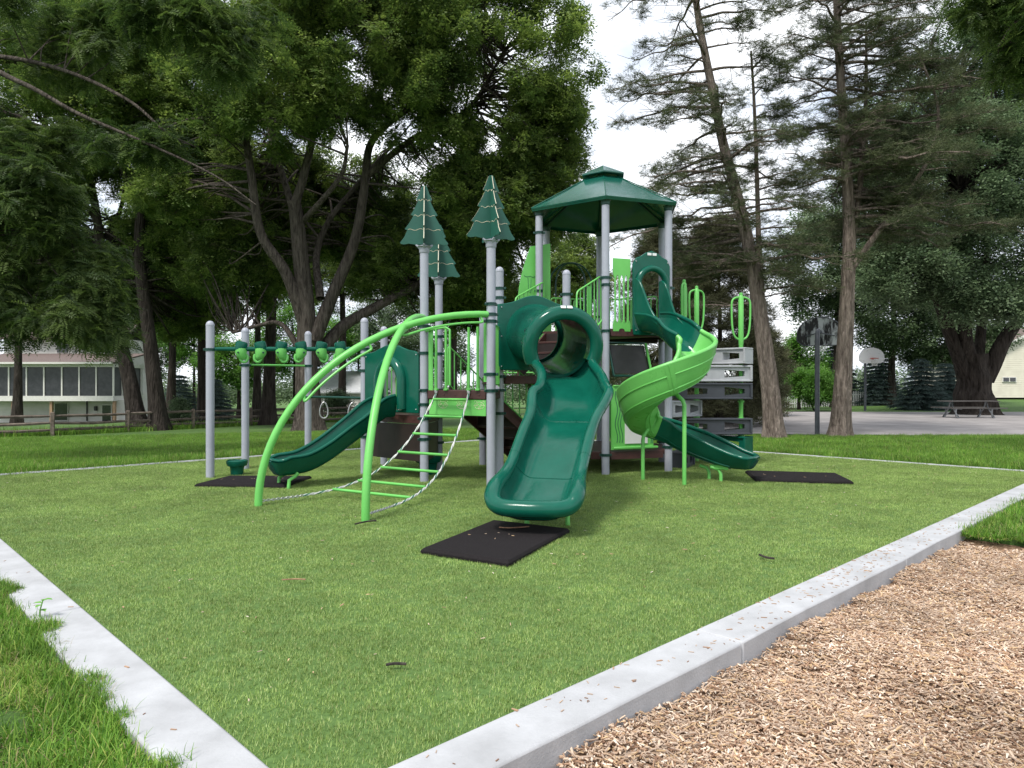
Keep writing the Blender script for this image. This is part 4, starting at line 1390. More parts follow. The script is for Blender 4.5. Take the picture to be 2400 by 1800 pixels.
# --- arched climber: two crossing pipes, chains with rungs
def arch_pipe(F, E, zt, n=26):
    F, E = Vector(F), Vector(E)
    out = [Vector((F.x, F.y, -.05))]
    for i in range(n + 1):
        a = math.pi / 2 * i / n
        t = 1 - math.cos(a)
        out.append(Vector((F.x + (E.x - F.x) * t, F.y + (E.y - F.y) * t, zt * math.sin(a))))
    return out
FL, FR = (-3.15, 8.83, 0), (-1.63, 7.91, 0)
pL = arch_pipe(FL, PV('P7'), 2.53); pR = arch_pipe(FR, PV('P5'), 2.55)
ac_ = MB().tube(pL, .048, 14).build('arch_climber', M['light_green'], PS, label='bright green crossed arch pipes carrying a rope rung ladder')
MB().tube(pR, .048, 14).build('arch_pipe', M['light_green'], ac_)
for pipe, a, b, s in ((pL, 11, 17, 1), (pR, 12, 18, -1), (pL, 20, 26, 1), (pR, 20, 25, -1)):
    seg_ = [pipe[i] - Vector((0, 0, .12)) + Vector((.03 * s, -.03, 0)) for i in range(a, b + 1)]
    pts_ = [pipe[a + 0] - Vector((0, 0, .02)), pipe[a] + (seg_[0] - pipe[a]) * .8 - (seg_[1] - seg_[0]) * .25] + seg_ + [pipe[b] + (seg_[-1] - pipe[b]) * .8 + (seg_[-1] - seg_[-2]) * .15, pipe[b]]
    MB().tube(catmull(pts_, 4), .017, 8).build('grip_rail', M['light_green'], ac_)
cA0, cB0 = on57(.21, .03), on57(.70, .03)
def chain_pt(P, F, t):
    F = Vector(F)
    return Vector((P.x + (F.x - P.x) * t, P.y + (F.y - P.y) * t, .06 + 1.32 * (1 - t) ** 3.6))
for P, F in ((cA0, FL), (cB0, FR)):
    F2 = Vector(F) + (P - Vector(F)).normalized() * .05
    curve = [chain_pt(P, F2, t) for t in np.linspace(0, .80, 120)]
    for ph, mt, nm in ((0, 'rope_white', 'rope'), (math.pi, 'rope_white', 'rope_strand'), (math.pi / 2, 'rope_green', 'rope_strand')):
        hel = []
        for i, p in enumerate(curve):
            Tn = (curve[min(i + 1, 119)] - curve[max(i - 1, 0)]).normalized()
            lt = Vector((Tn.y, -Tn.x, 0)).normalized(); u_ = lt.cross(Tn)
            a = ph + i * .55
            hel.append(p + (lt * math.cos(a) + u_ * math.sin(a)) * .008)
        MB().tube(hel, .0085, 5).build(nm, M[mt], ac_)
    # chain tail to the foot
    tail = [chain_pt(P, F2, t) for t in np.linspace(.80, 1, 18)]
    for i in range(17):
        c = (tail[i] + tail[i + 1]) / 2; Tn = (tail[i + 1] - tail[i]).normalized()
        lt = Vector((Tn.y, -Tn.x, 0)).normalized(); u_ = lt.cross(Tn)
        wv = lt if i % 2 else u_
        L_ = (tail[i + 1] - tail[i]).length * .72
        loop = [c + Tn * L_ * math.cos(a) + wv * .013 * math.sin(a) for a in np.linspace(0, 2 * math.pi, 11)]
        MB().tube(loop, .005, 5, cap=False).build('chain_link', M['steel'], ac_)
    MB().box(curve[0] + Vector((0, 0, .02)), (.05, .05, .06), bevel=.01).build('rope_anchor', M['steel'], ac_)
for t in (.02, .08, .154, .25, .357, .49, .63):
    a, b = chain_pt(cA0, FL, t), chain_pt(cB0, FR, t)
    MB().tube([a, b], .0195, 10).build('rung', M['light_green'], ac_)

# --- overhead bar with turning animal handles
za = 2.09
b1, b4 = PV('P1', za), PV('P4', za + .03)
hb = MB().tube([b1 + (b4 - b1) * .025, b1 + (b4 - b1) * .16, b1 + (b4 - b1) * .975], [.030, .038, .038], 12).build('overhead_bar', M['dark_green'], PS, label='dark green overhead bar with six turning two-tone handles')
hd_ = (b4 - b1).normalized()
for i, px in enumerate((565, 611, 659, 706, 753, 798)):
    r_ = (px - 1200) / FPX
    t = (r_ * b1.y - b1.x) / ((b4.x - b1.x) - r_ * (b4.y - b1.y))
    c = b1.lerp(b4, t)
    rz = math.atan2(hd_.y, hd_.x) + (math.pi if i % 2 else 0) + random.uniform(-.1, .1)
    R = Matrix.Rotation(rz, 3, 'Z')
    tilt = R @ Matrix.Rotation(.2, 3, 'Y')
    cap_ = MB().lathe([(.055, -.075), (.082, -.06), (.09, -.01), (.092, .06), (.084, .085), (.06, .095), (.001, .098)], c + Vector((0, 0, .03)), 16, rot=tilt, sx=1.05, sy=.9)
    ho = cap_.build('turning_handle', M['dark_green'], hb)
    body = MB()
    rows_ = []
    prof = [(.090, .0, .0), (.093, -.05, .0), (.088, -.10, .0), (.072, -.15, .012), (.05, -.185, .03), (.02, -.20, .04)]
    for rr, zz, xo in prof:
        rows_.append([c + R @ Vector((xo + rr * 1.0 * math.cos(a), rr * .88 * math.sin(a), zz + .02)) for a in np.linspace(0, 2 * math.pi, 17)])
    body.grid(rows_[::-1])
    hand = [c + R @ Vector(q) for q in ((-.02, 0, -.13), (.0, 0, -.185), (.04, 0, -.215), (.085, 0, -.195), (.10, 0, -.14), (.085, 0, -.085))]
    body.tube(catmull(hand, 4), .024, 8)
    body.build('handle_body', M['light_green_plastic'], hb, smooth=60)
    for s in (-1, 1):
        eye = c + R @ Vector((-.045, s * .078, -.06))
        MB().lathe([(.016, -.004), (.016, .004), (.008, .007)], eye, 10, rot=R @ Matrix.Rotation(-s * math.pi / 2, 3, 'X')).build('handle_eye', M['dark_green_metal'], hb)
# pull-up bar and ring bar
MB().tube([PV('P2', 1.87) + Vector((.05, .08, 0)), PV('P3', 1.89) - Vector((.05, .08, 0))], .019, 10).build('pull_up_bar', M['light_green'], PS)
rb = MB().tube([PV('P3', 1.27), PV('P4b', 1.25)], .024, 10).build('ring_bar', M['dark_green_metal'], PS)
for px in (759, 826):
    A, B = PV('P3', 1.27), PV('P4b', 1.25)
    r_ = (px - 1200) / FPX
    t = (r_ * A.y - A.x) / ((B.x - A.x) - r_ * (B.y - A.y))
    c = A.lerp(B, t)
    MB().tube([c, c - Vector((0, 0, .10))], .006, 6).build('ring_chain', M['steel'], rb)
    cc = c - Vector((0, 0, .26))
    loop = [cc + Vector((.075 * math.sin(a) * (1 - .3 * math.cos(a)), .02 * math.sin(a), .16 * math.cos(a))) for a in np.linspace(0, 2 * math.pi, 19)]
    MB().tube(loop, .013, 8, cap=False).build('trapeze_ring', M['steel'], rb)

# --- under the hexagon deck: play panels
def pt01(t, off=0.0, z=0.0): return PV('V0') + d01 * (t * l01) + n01 * off + Vector((0, 0, z))
cp = MB()
Hx = math.radians(0)
fr = [(0.10, 1.66), (0.98, 1.66), (0.98, 2.22), (0.10, 2.22)]
tiltv = (Vector((0, 0, 1)) - n01 * .18 + d01 * (-.12)).normalized()
def cpt(a, b, off=0.0): return pt01(0, .06 + off) + d01 * a + tiltv * (b - 1.66) + Vector((0, 0, 1.66))
cp.add([cpt(.16, 1.70), cpt(.82, 1.70), cpt(.82, 2.20), cpt(.16, 2.20)], [(0, 1, 2, 3)])
cp.add([cpt(.16, 1.70, -.02), cpt(.82, 1.70, -.02), cpt(.82, 2.20, -.02), cpt(.16, 2.20, -.02)], [(3, 2, 1, 0)])
cpo = cp.build('black_panel', M['black_sheet'], PS, smooth=None, label='tilted black panel in a green frame under the hexagon deck')  # black is the panel's own colour
MB().tube([cpt(.13, 1.66), cpt(.85, 1.66), cpt(.85, 2.24), cpt(.13, 2.24), cpt(.13, 1.66)], .022, 6).build('panel_frame', M['dark_green_metal'], cpo)
MB().tube([cpt(.85, 1.6, .03), cpt(.85, 2.24, .03)], .02, 6).build('panel_frame', M['light_green'], cpo)
gp = MB().prism([(.10, .40), (.92, .40), (.92, 1.48), (.10, 1.48)], PV('V0') + n01 * .0, d01, (0, 0, 1), .018).build('activity_panel', M['light_green'], PS, smooth=None, fix=True, label='bright green activity panel with wavy slots and a white board')
MB().prism([(.36, .50), (.80, .50), (.80, 1.20), (.36, 1.20)], PV('V0') + n01 * .016, d01, (0, 0, 1), .008).build('white_board', M['white_sheet'], gp, smooth=None, fix=True)
for a in (.20, .25, .30):
    MB().tube([pt01(0, .010) + d01 * (a + .022 * math.sin(z * 13)) + Vector((0, 0, z)) for z in np.linspace(.52, 1.40, 30)], .006, 5).build('wavy_slot', M['dark_green_sheet'], gp)
for a in (.87, .90):
    MB().tube([pt01(0, .010) + d01 * (a + .012 * math.sin(z * 13)) + Vector((0, 0, z)) for z in np.linspace(.50, .80, 12)], .006, 5).build('wavy_slot', M['dark_green_sheet'], gp)
MB().box(pt01(.47, .0, 1.49), (.86, .05, .03), rz=math.atan2(d01.y, d01.x), bevel=.008).build('panel_rail', M['light_green'], gp)
MB().box(pt01(.47, .01, .43), (.86, .05, .04), rz=math.atan2(d01.y, d01.x), bevel=.008).build('panel_rail', M['light_green'], gp)
low = deck(['V0', 'V1', 'V2', 'V3', 'V4', 'V5'], .36, name='ground_deck', inset=.02)
# light green boards at the back of the den under the deck
for a, b in (('V2', 'V3'), ('V3', 'V4')):
    dd, ll = dirv(a, b)
    MB().prism([(.1, .42), (ll - .1, .42), (ll - .1, 1.5), (.1, 1.5)], PV(a), dd, (0, 0, 1), .02).build('den_panel', M['light_green'], PS, smooth=None, fix=True)
# ------------------------------------------------------------------ rubber mats
def mat_slab(quad, label, z0=-.004, h=.05):
    c = Vector((sum(p[0] for p in quad) / 4, sum(p[1] for p in quad) / 4, 0))
    m = MB()
    lo = [Vector((x, y, z0)) for x, y in quad]
    n = len(lo)
    mid_ = [p + Vector((0, 0, h * .55)) for p in lo]
    top = [p + (c - p).normalized() * .035 + Vector((0, 0, h)) for p in lo]
    m.add(lo + mid_ + top, [(3, 2, 1, 0), (8, 9, 10, 11)] + [(i, (i + 1) % 4, 4 + (i + 1) % 4, 4 + i) for i in range(4)] + [(4 + i, 4 + (i + 1) % 4, 8 + (i + 1) % 4, 8 + i) for i in range(4)])
    o = m.build('rubber_mat', M['rubber'], base=(c.x, c.y, 0), smooth=None, fix=True, bevel=.006)
    return tag(o, label, 'mat', 'black rubber landing mats at the slide ends')
mat_slab([(-.82, 6.35), (-.03, 5.88), (.59, 7.25), (-.20, 7.72)], 'black rubber mat in front of the wide wave slide')
mat_slab([(-4.69, 10.5), (-3.31, 10.36), (-3.22, 11.44), (-4.57, 11.5)], 'black rubber mat at the low slide on the left')
mat_slab([(3.77, 11.04), (5.19, 10.8), (5.40, 11.85), (4.0, 12.2)], 'black rubber mat at the spiral slide exit on the right')

# ------------------------------------------------------------------ stepping pods
def pod(x, y, label, s=1.0):
    e = empty('stepping_pod', (x, y, 0), label, 'stepping pod', 'dark green stepping pods on the turf')
    MB().lathe([(.10 * s, -.03), (.11 * s, .10 * s), (.12 * s, .14 * s), (.06 * s, .15 * s)], (x, y, 0), 20).build('pedestal', M['dark_green'], e)
    MB().lathe([(.10 * s, .13 * s), (.155 * s, .15 * s), (.165 * s, .175 * s), (.175 * s, .20 * s), (.172 * s, .235 * s), (.15 * s, .25 * s), (.001, .252 * s)], (x, y, 0), 24).build('step_top', M['dark_green'], e)
    return e
pod(-4.62, 11.95, 'dark green stepping pod beside the leftmost grey post')
pod(-1.42, 12.05, 'dark green stepping pod under the low deck behind the post', 1.35)

# ------------------------------------------------------------------ stacked block climber
BC = empty('block_climber', (3.8, 13.6, 0), 'climbing stack of light and dark grey plank blocks on green cactus-topped poles', 'climber')
poles = {'A': (3.24, 13.40, 3.46), 'B': (3.66, 14.1, 3.44), 'C': (4.33, 13.45, 3.22)}
for k, (x, y, zt) in poles.items():
    p = MB().lathe([(.040, -.05), (.040, zt - .95), (.045, zt - .94), (.045, zt - .90), (.048, zt - .88), (.048, zt - .05), (.03, zt - .02), (.034, zt), (.03, zt + .025), (.001, zt + .035)], (x, y, 0), 16).build('pole', M['light_green'], BC)
    rz = {'A': 1.1, 'B': .45, 'C': .12}[k]
    ux = Vector((math.cos(rz), math.sin(rz), 0))
    for s in (-1, 1):
        o = Vector((x, y, 0))
        pts_ = [o + Vector((0, 0, zt - .07)), o + ux * s * .08 + Vector((0, 0, zt - .06)), o + ux * s * .17 + Vector((0, 0, zt - .12)), o + ux * s * .185 + Vector((0, 0, zt - .3)), o + ux * s * .17 + Vector((0, 0, zt - .62)), o + ux * s * .12 + Vector((0, 0, zt - .80)), o + Vector((0, 0, zt - .87))]
        MB().tube(catmull(pts_, 5), .019, 10).build('cactus_arm', M['light_green'], p)
    for i in range(7):
        MB().lathe([(.058, -.016), (.062, -.01), (.062, .01), (.058, .016)], (x, y, .22 + i * .325), 14).build('collar', M['light_green'], p)
def plank(P, Q, z, mat, over=.16, dep=.34, hgt=.308, flip=False):
    P, Q = Vector((*P, 0)), Vector((*Q, 0))
    d = (Q - P).normalized(); nn = Vector((d.y, -d.x, 0))
    L_ = (Q - P).length + 2 * over
    o0 = P - d * over
    m = MB()
    h = L_ / 2
    o = None
    for s in (0, 1):
        a0, a1 = s * h, (s + 1) * h
        outer = [(a0, z), ((a0 + a1) / 2, z), (a1, z), (a1, z + hgt / 2), (a1, z + hgt), ((a0 + a1) / 2, z + hgt), (a0, z + hgt), (a0, z + hgt / 2)]
        w0, w1 = a0 + h * .26, a0 + h * .80
        big, sm = hgt * .27, hgt * .13
        if (s == 1) ^ flip: l_, r_ = big, sm
        else: l_, r_ = big * .9, sm * 1.2
        cz = z + hgt / 2
        inner = [(w0, cz - l_), ((w0 + w1) / 2, cz - (l_ + r_) / 2), (w1, cz - r_), (w1, cz), (w1, cz + r_), ((w0 + w1) / 2, cz + (l_ + r_) / 2), (w0, cz + l_), (w0, cz)]
        m.holed(outer, inner, o0, d, (0, 0, 1), dep * .82)
    m.box(o0 + d * h + Vector((0, 0, z + .02)), (L_ + .01, dep, .035), rz=math.atan2(d.y, d.x), bevel=.01)
    m.box(o0 + d * h + Vector((0, 0, z + hgt - .02)), (L_ + .01, dep, .035), rz=math.atan2(d.y, d.x), bevel=.01)
    for e in (.02, L_ - .02):
        m.box(o0 + d * e + Vector((0, 0, z + hgt / 2)), (.045, dep + .004, hgt - .06), rz=math.atan2(d.y, d.x), bevel=.01)
    ob = m.build('plank_block', M[mat], BC, smooth=30, fix=True)
    return ob
A, B, C = [poles[k][:2] for k in 'ABC']
plank(B, C, 1.90, 'grey_light', flip=True)
plank(A, C, 1.565, 'grey_light', flip=True)
plank(A, C, 1.235, 'grey_dark')
plank(B, C, 1.225, 'grey_dark') if False else None
plank((2.98, 13.30), (3.40, 13.62), .905, 'grey_light', over=.17)
plank(A, C, .575, 'grey_dark')
pk = plank(B, C, .235, 'dark_green', flip=True)
plank((3.05, 13.05), A, -.03, 'grey_dark', over=.16)
MB().box((4.02, 13.585, .43), (.20, .006, .09), rz=math.atan2(C[1] - B[1], C[0] - B[0]), bevel=.002).build('sticker', M['yellow'], pk)

# ------------------------------------------------------------------ basketball hoops
M['hoop_pole'] = varied('dark_grey_pole', (0.055, 0.062, 0.075), (0.085, 0.092, 0.108), 6.0, 0.45, 0.1, 60)
M['board_back'] = varied('weathered_board_back', (0.012, 0.012, 0.013), (0.42, 0.44, 0.46), 2.3, 0.7, 0.1, 40, stretch=(2.6, 1.0, .7), lo=0.44, hi=0.54, detail=8)
M['board_front'] = varied('worn_white_board', (0.45, 0.47, 0.48), (0.78, 0.79, 0.80), 5.0, 0.5, lo=.15, hi=.45)
M['orange'] = varied('red_rim_paint', (0.45, 0.04, 0.02), (0.55, 0.06, 0.03), 9.0, 0.4)
M['net'] = varied('white_net', (0.6, 0.6, 0.58), (0.75, 0.75, 0.72), 30.0, 0.8)
def hoop(x, y, rz, label, facing_away):
    e = empty('basketball_hoop', (x, y, 0), label, 'basketball hoop', 'basketball hoops on the asphalt court')
    f = Vector((math.cos(rz), math.sin(rz), 0)); s = Vector((f.y, -f.x, 0))      # f: from pole towards the board
    o = Vector((x, y, 0))
    up_ = Vector((0, 0, 1))
    MB().tube([o - up_ * .1, o + up_ * 2.75, o + up_ * 2.98 + f * .03, o + up_ * 3.14 + f * .14, o + up_ * 3.2 + f * .30, o + up_ * 3.2 + f * .92], .072, 14).build('pole', M['hoop_pole'], e)
    c = o + f * 1.0 + up_ * 2.78
    pts_ = [(-.5, 0), (.5, 0), (.69, .16), (.69, .36)] + [(.69 * math.cos(t), .36 + .54 * math.sin(t)) for t in np.linspace(.15, math.pi - .15, 15)] + [(-.69, .36), (-.69, .16)]
    bd = MB().prism(pts_, c, s, up_, .03).build('backboard', M['board_front'], e, smooth=None, fix=True)
    q = [(a * .985, b * .985 + .006) for a, b in pts_]
    MB().prism(q, c - f * .018, s, up_, .006).build('board_back', M['board_back'], bd, smooth=None, fix=True)
    MB().tube([c - f * .022 + s * a + up_ * b for a, b in pts_ + pts_[:1]], .014, 6).build('board_rim', M['hoop_pole'], bd)
    for a in (-.42, .42):
        MB().tube([o + up_ * 3.16 + f * .55, c + s * a + up_ * .30 - f * .02], .02, 6).build('brace', M['hoop_pole'], e)
    MB().tube([o + up_ * 3.16 + f * .6, c + up_ * .12 - f * .02], .02, 6).build('brace', M['hoop_pole'], e)
    rc = c + f * .40 + up_ * .27
    rim_ = MB().tube([rc + f * .23 * math.cos(a) + s * .23 * math.sin(a) for a in np.linspace(0, 2 * math.pi, 25)], .013, 6, cap=False)
    rim_.box(c + f * .09 + up_ * .25, (.17, .14, .10), rz=rz, bevel=.01)
    rim_.build('rim', M['orange'], e)
    nt_ = MB()
    for k in range(12):
        for sg in (1, -1):
            pp = []
            for j in range(6):
                t = j / 5; a = 2 * math.pi * k / 12 + sg * t * 1.1
                r = .225 * (1 - .48 * t)
                pp.append(rc + f * r * math.cos(a) + s * r * math.sin(a) - up_ * (.02 + .42 * t))
            nt_.tube(pp, .006, 4)
    nt_.build('net', M['net'], e)
hoop(9.42, 21.95, math.radians(62), 'near basketball hoop on a dark bent pole, its weathered back towards us', True)
hoop(20.95, 42.2, math.radians(-96), 'far white basketball hoop with red rim facing us across the court', False)

# ------------------------------------------------------------------ picnic table
M['table_wood'] = varied('weathered_planks', (0.05, 0.045, 0.042), (0.10, 0.092, 0.085), 6.0, 0.85, 0.4, 40, stretch=(.3, 3, 3))
M['table_pipe'] = varied('grey_pipe', (0.14, 0.15, 0.16), (0.2, 0.21, 0.22), 6.0, 0.5)
px0, py0 = 21.3, 33.2
PT = empty('picnic_table', (px0, py0, 0), 'grey picnic table with pipe legs under the big dark tree', 'picnic table')
def tb_(x, y, z): return Vector((px0 + x, py0 + y, z))
for i in range(5):
    MB().box(tb_(0, -.30 + i * .15, .76), (2.5, .14, .04), bevel=.008).build('top_plank', M['table_wood'], PT)
for s in (-1, 1):
    for i in range(2):
        MB().box(tb_(0, s * (.66 + i * .15), .45), (2.5, .14, .04), bevel=.008).build('bench_plank', M['table_wood'], PT)
    x = s * .82
    MB().tube(catmull([tb_(x - .28, -.85, .42), tb_(x - .26, -.80, .10), tb_(x - .12, -.70, .02), tb_(x + .05, -.5, .03), tb_(x + .12, .0, .40), tb_(x + .2, .28, .73)], 4), .03, 8).build('leg_frame', M['table_pipe'], PT)
    MB().tube(catmull([tb_(x + .28, .85, .42), tb_(x + .26, .80, .10), tb_(x + .12, .70, .02), tb_(x - .05, .5, .03), tb_(x - .12, .0, .40), tb_(x - .2, -.28, .73)], 4), .03, 8).build('leg_frame', M['table_pipe'], PT)
    MB().tube([tb_(x, -.8, .415), tb_(x, .8, .415)], .025, 6).build('cross_bar', M['table_pipe'], PT)

# ------------------------------------------------------------------ split rail fence
M['rail_wood'] = varied('split_rail_wood', (0.075, 0.058, 0.046), (0.18, 0.145, 0.118), 5.0, 0.95, 0.7, 30, stretch=(1, 1, 1), detail=8, obj_rand=.2)
FE = empty('split_rail_fence', (-17.0, 30.0, gz(-17, 30)), 'weathered brown split rail fence between lawn and house', 'fence')
fpx = [(-60, 27.4), (123, 28.5), (300, 31.0), (453, 34.0), (588, 37.4), (705, 39.5), (820, 41.5), (930, 43.5)]
fp = []
for px, Y in fpx:
    x = (px - 1200) / FPX * Y
    fp.append(Vector((x, Y, gz(x, Y))))
for i, p in enumerate(fp):
    MB().box(p + Vector((0, 0, .44)), (.15, .13, 1.02), rz=.3 + random.uniform(-.2, .2), bevel=.02).build('fence_post', M['rail_wood'], FE)
    if i + 1 < len(fp):
        q = fp[i + 1]
        for h in (.22, .50, .80):
            j = [random.uniform(-.03, .03) for _ in range(4)]
            a, b = p + Vector((0, .0, h + j[0])), q + Vector((0, .0, h + j[1]))
            mid_ = a.lerp(b, .5) + Vector((0, 0, j[2] - .02))
            MB().tube([a, a.lerp(mid_, .3), mid_, b.lerp(mid_, .3), b], [.045, .062, .066, .06, .042], 5).build('rail', M['rail_wood'], FE, smooth=20)

# ------------------------------------------------------------------ houses
def siding(name, c1, c2, pitch=0.13):
    m, t, b = mat_new(name)
    tc = node(t, 'ShaderNodeTexCoord')
    sx = node(t, 'ShaderNodeSeparateXYZ'); t.links.new(tc.outputs['Object'], sx.inputs[0])
    dv = node(t, 'ShaderNodeMath', operation='DIVIDE'); dv.inputs[1].default_value = pitch
    t.links.new(sx.outputs['Z'], dv.inputs[0])
    fr_ = node(t, 'ShaderNodeMath', operation='FRACT'); t.links.new(dv.outputs[0], fr_.inputs[0])
    nz = node(t, 'ShaderNodeTexNoise', Scale=1.5, Detail=5.0); t.links.new(tc.outputs['Object'], nz.inputs['Vector'])
    rp = node(t, 'ShaderNodeValToRGB')
    rp.color_ramp.elements[0].position = .35; rp.color_ramp.elements[0].color = (*c1, 1)
    rp.color_ramp.elements[1].position = .65; rp.color_ramp.elements[1].color = (*c2, 1)
    t.links.new(nz.outputs['Fac'], rp.inputs['Fac']); t.links.new(rp.outputs['Color'], b.inputs['Base Color'])
    b.inputs['Roughness'].default_value = .6
    bp = node(t, 'ShaderNodeBump', Strength=1.0, Distance=0.03)
    iv = node(t, 'ShaderNodeMath', operation='SUBTRACT'); iv.inputs[0].default_value = 1.0
    t.links.new(fr_.outputs[0], iv.inputs[1])
    t.links.new(iv.outputs[0], bp.inputs['Height']); t.links.new(bp.outputs['Normal'], b.inputs['Normal'])
    return m
M['siding_white'] = siding('white_siding', (.62, .60, .56), (.70, .68, .64))
M['siding_cream'] = siding('cream_siding', (.60, .56, .46), (.68, .64, .53), .16)
M['trim'] = varied('white_trim', (.66, .64, .6), (.74, .72, .68), 8.0, .5)
M['shingle'] = varied('pinkish_shingles', (.10, .075, .066), (.19, .14, .125), 14.0, .95, .5, 30, stretch=(1, 3, 3))
M['roof_white'] = varied('pale_metal_roof', (.55, .57, .6), (.66, .68, .7), 3.0, .4)
M['screen'] = varied('porch_screen', (.025, .027, .032), (.05, .052, .06), 3.0, .35)
M['glass'] = varied('dark_window_glass', (.012, .014, .018), (.03, .034, .04), 2.0, .06, spec=.8)
M['cedar_post'] = varied('cedar_post', (.30, .19, .11), (.42, .28, .18), 12.0, .8, .3, 40)
YH = 55.0
HS = empty('house', (at(150, 992, YH).x, YH, gz(-34, YH)), 'two-storey white house with screened porch and brown roof behind the rail fence', 'house', 'houses round the park')
def hp(px, py, dy=0.0):
    p = at(px, py, YH); return Vector((p.x, YH + dy, p.z))
def hbox(name, px0, px1, py0, py1, dy0, dy1, mat, parent=HS, bevel=0.0):
    a, b = hp(px0, py0), hp(px1, py1)
    return MB().box(((a.x + b.x) / 2, YH + (dy0 + dy1) / 2, (a.z + b.z) / 2), (abs(b.x - a.x), dy1 - dy0, abs(a.z - b.z)), bevel=bevel).build(name, M[mat], parent, smooth=None)
# lower storey wall, upper block, porch
hbox('lower_wall', -80, 258, 938, 1005, 2.4, 3.4, 'siding_white')
hbox('side_wall', 258, 300, 938, 1005, .6, 2.39, 'siding_white')
hbox('upper_wall', -80, 347, 787, 1004, 4.6, 12.5, 'siding_white') if False else hbox('upper_wall', -90, 214, 785, 1003, 4.6, 9, 'siding_white')
fl = hbox('porch_floor', -80, 266, 928, 940, -.05, 4.6, 'trim')
hbox('porch_beam', -80, 266, 852, 860, .0, 4.6, 'trim')
for i, zx in enumerate((-38, 20, 61.5, 102.5, 144.5, 185, 225, 265)):
    hbox('porch_mullion', zx - 1.6, zx + 1.6, 860, 928, .0, .10, 'trim')
xs = (-38, 20, 61.5, 102.5, 144.5, 185, 225, 265)
for a, b in zip(xs[:-1], xs[1:]):
    hbox('screen_panel', a + 1.7, b - 1.7, 860.2, 927.8, .06, .08, 'screen')
for dy in (1.3, 2.7, 4.2):
    p = hp(264.5, 860); q = hp(264.5, 928)
    MB().box((p.x, YH + dy, (p.z + q.z) / 2), (.10, .09, p.z - q.z), ).build('porch_mullion', M['trim'], HS, smooth=None)
p, q = hp(264, 860.2), hp(264, 927.8)
MB().box((p.x - .05, YH + 2.3, (p.z + q.z) / 2), (.02, 4.4, p.z - q.z)).build('screen_panel', M['screen'], HS, smooth=None)
def roof_slab(name, pa, pb, dya, dyb, px0, px1, mat, th=.12):
    a, b = hp(px0, pa, dya), hp(px1, pa, dya); c, d = hp(px1, pb, dyb), hp(px0, pb, dyb)
    t = Vector((0, 0, th))
    return MB().add([a, b, c, d, a + t, b + t, c + t, d + t], [(3, 2, 1, 0), (4, 5, 6, 7), (0, 1, 5, 4), (1, 2, 6, 5), (2, 3, 7, 6), (3, 0, 4, 7)]).build(name, M[mat], HS, smooth=None)
roof_slab('porch_roof', 853, 826, -.5, 4.58, -90, 272, 'shingle')
hbox('gutter', -90, 272, 849, 853.5, -.62, -.5, 'trim')
roof_slab('roof', 788, 745, 4.0, 6.8, -110, 222, 'shingle')
roof_slab('roof_back', 788, 745, 9.6, 6.82, -110, 222, 'shingle')
# upper windows
for px in (60, 170):
    w_ = hbox('window', px - 16, px + 16, 798, 822, 4.52, 4.59, 'trim')
    hbox('pane', px - 14, px + 14, 800, 820, 4.49, 4.515, 'glass', w_)
for px in (27, 117, 265):
    hbox('porch_post', px - 3, px + 3, 940.5, 992 if px > 200 else 995, .1, .3, 'cedar_post')
dr = hbox('patio_door', 196, 250, 949, 995, 2.30, 2.39, 'trim')
for a, b in ((200, 220), (224, 247)):
    hbox('pane', a, b, 952, 993, 2.26, 2.295, 'glass', dr)
wn = hbox('window', 82, 116, 945, 990, 2.30, 2.39, 'trim')
hbox('pane', 84, 114, 947, 988, 2.26, 2.295, 'glass', wn)
hbox('wall_lamp', 180, 187, 954, 965, 2.2, 2.38, 'black_sheet', bevel=.03)
hbox('downpipe', 160, 162.5, 940.5, 990, 2.3, 2.385, 'black_sheet')

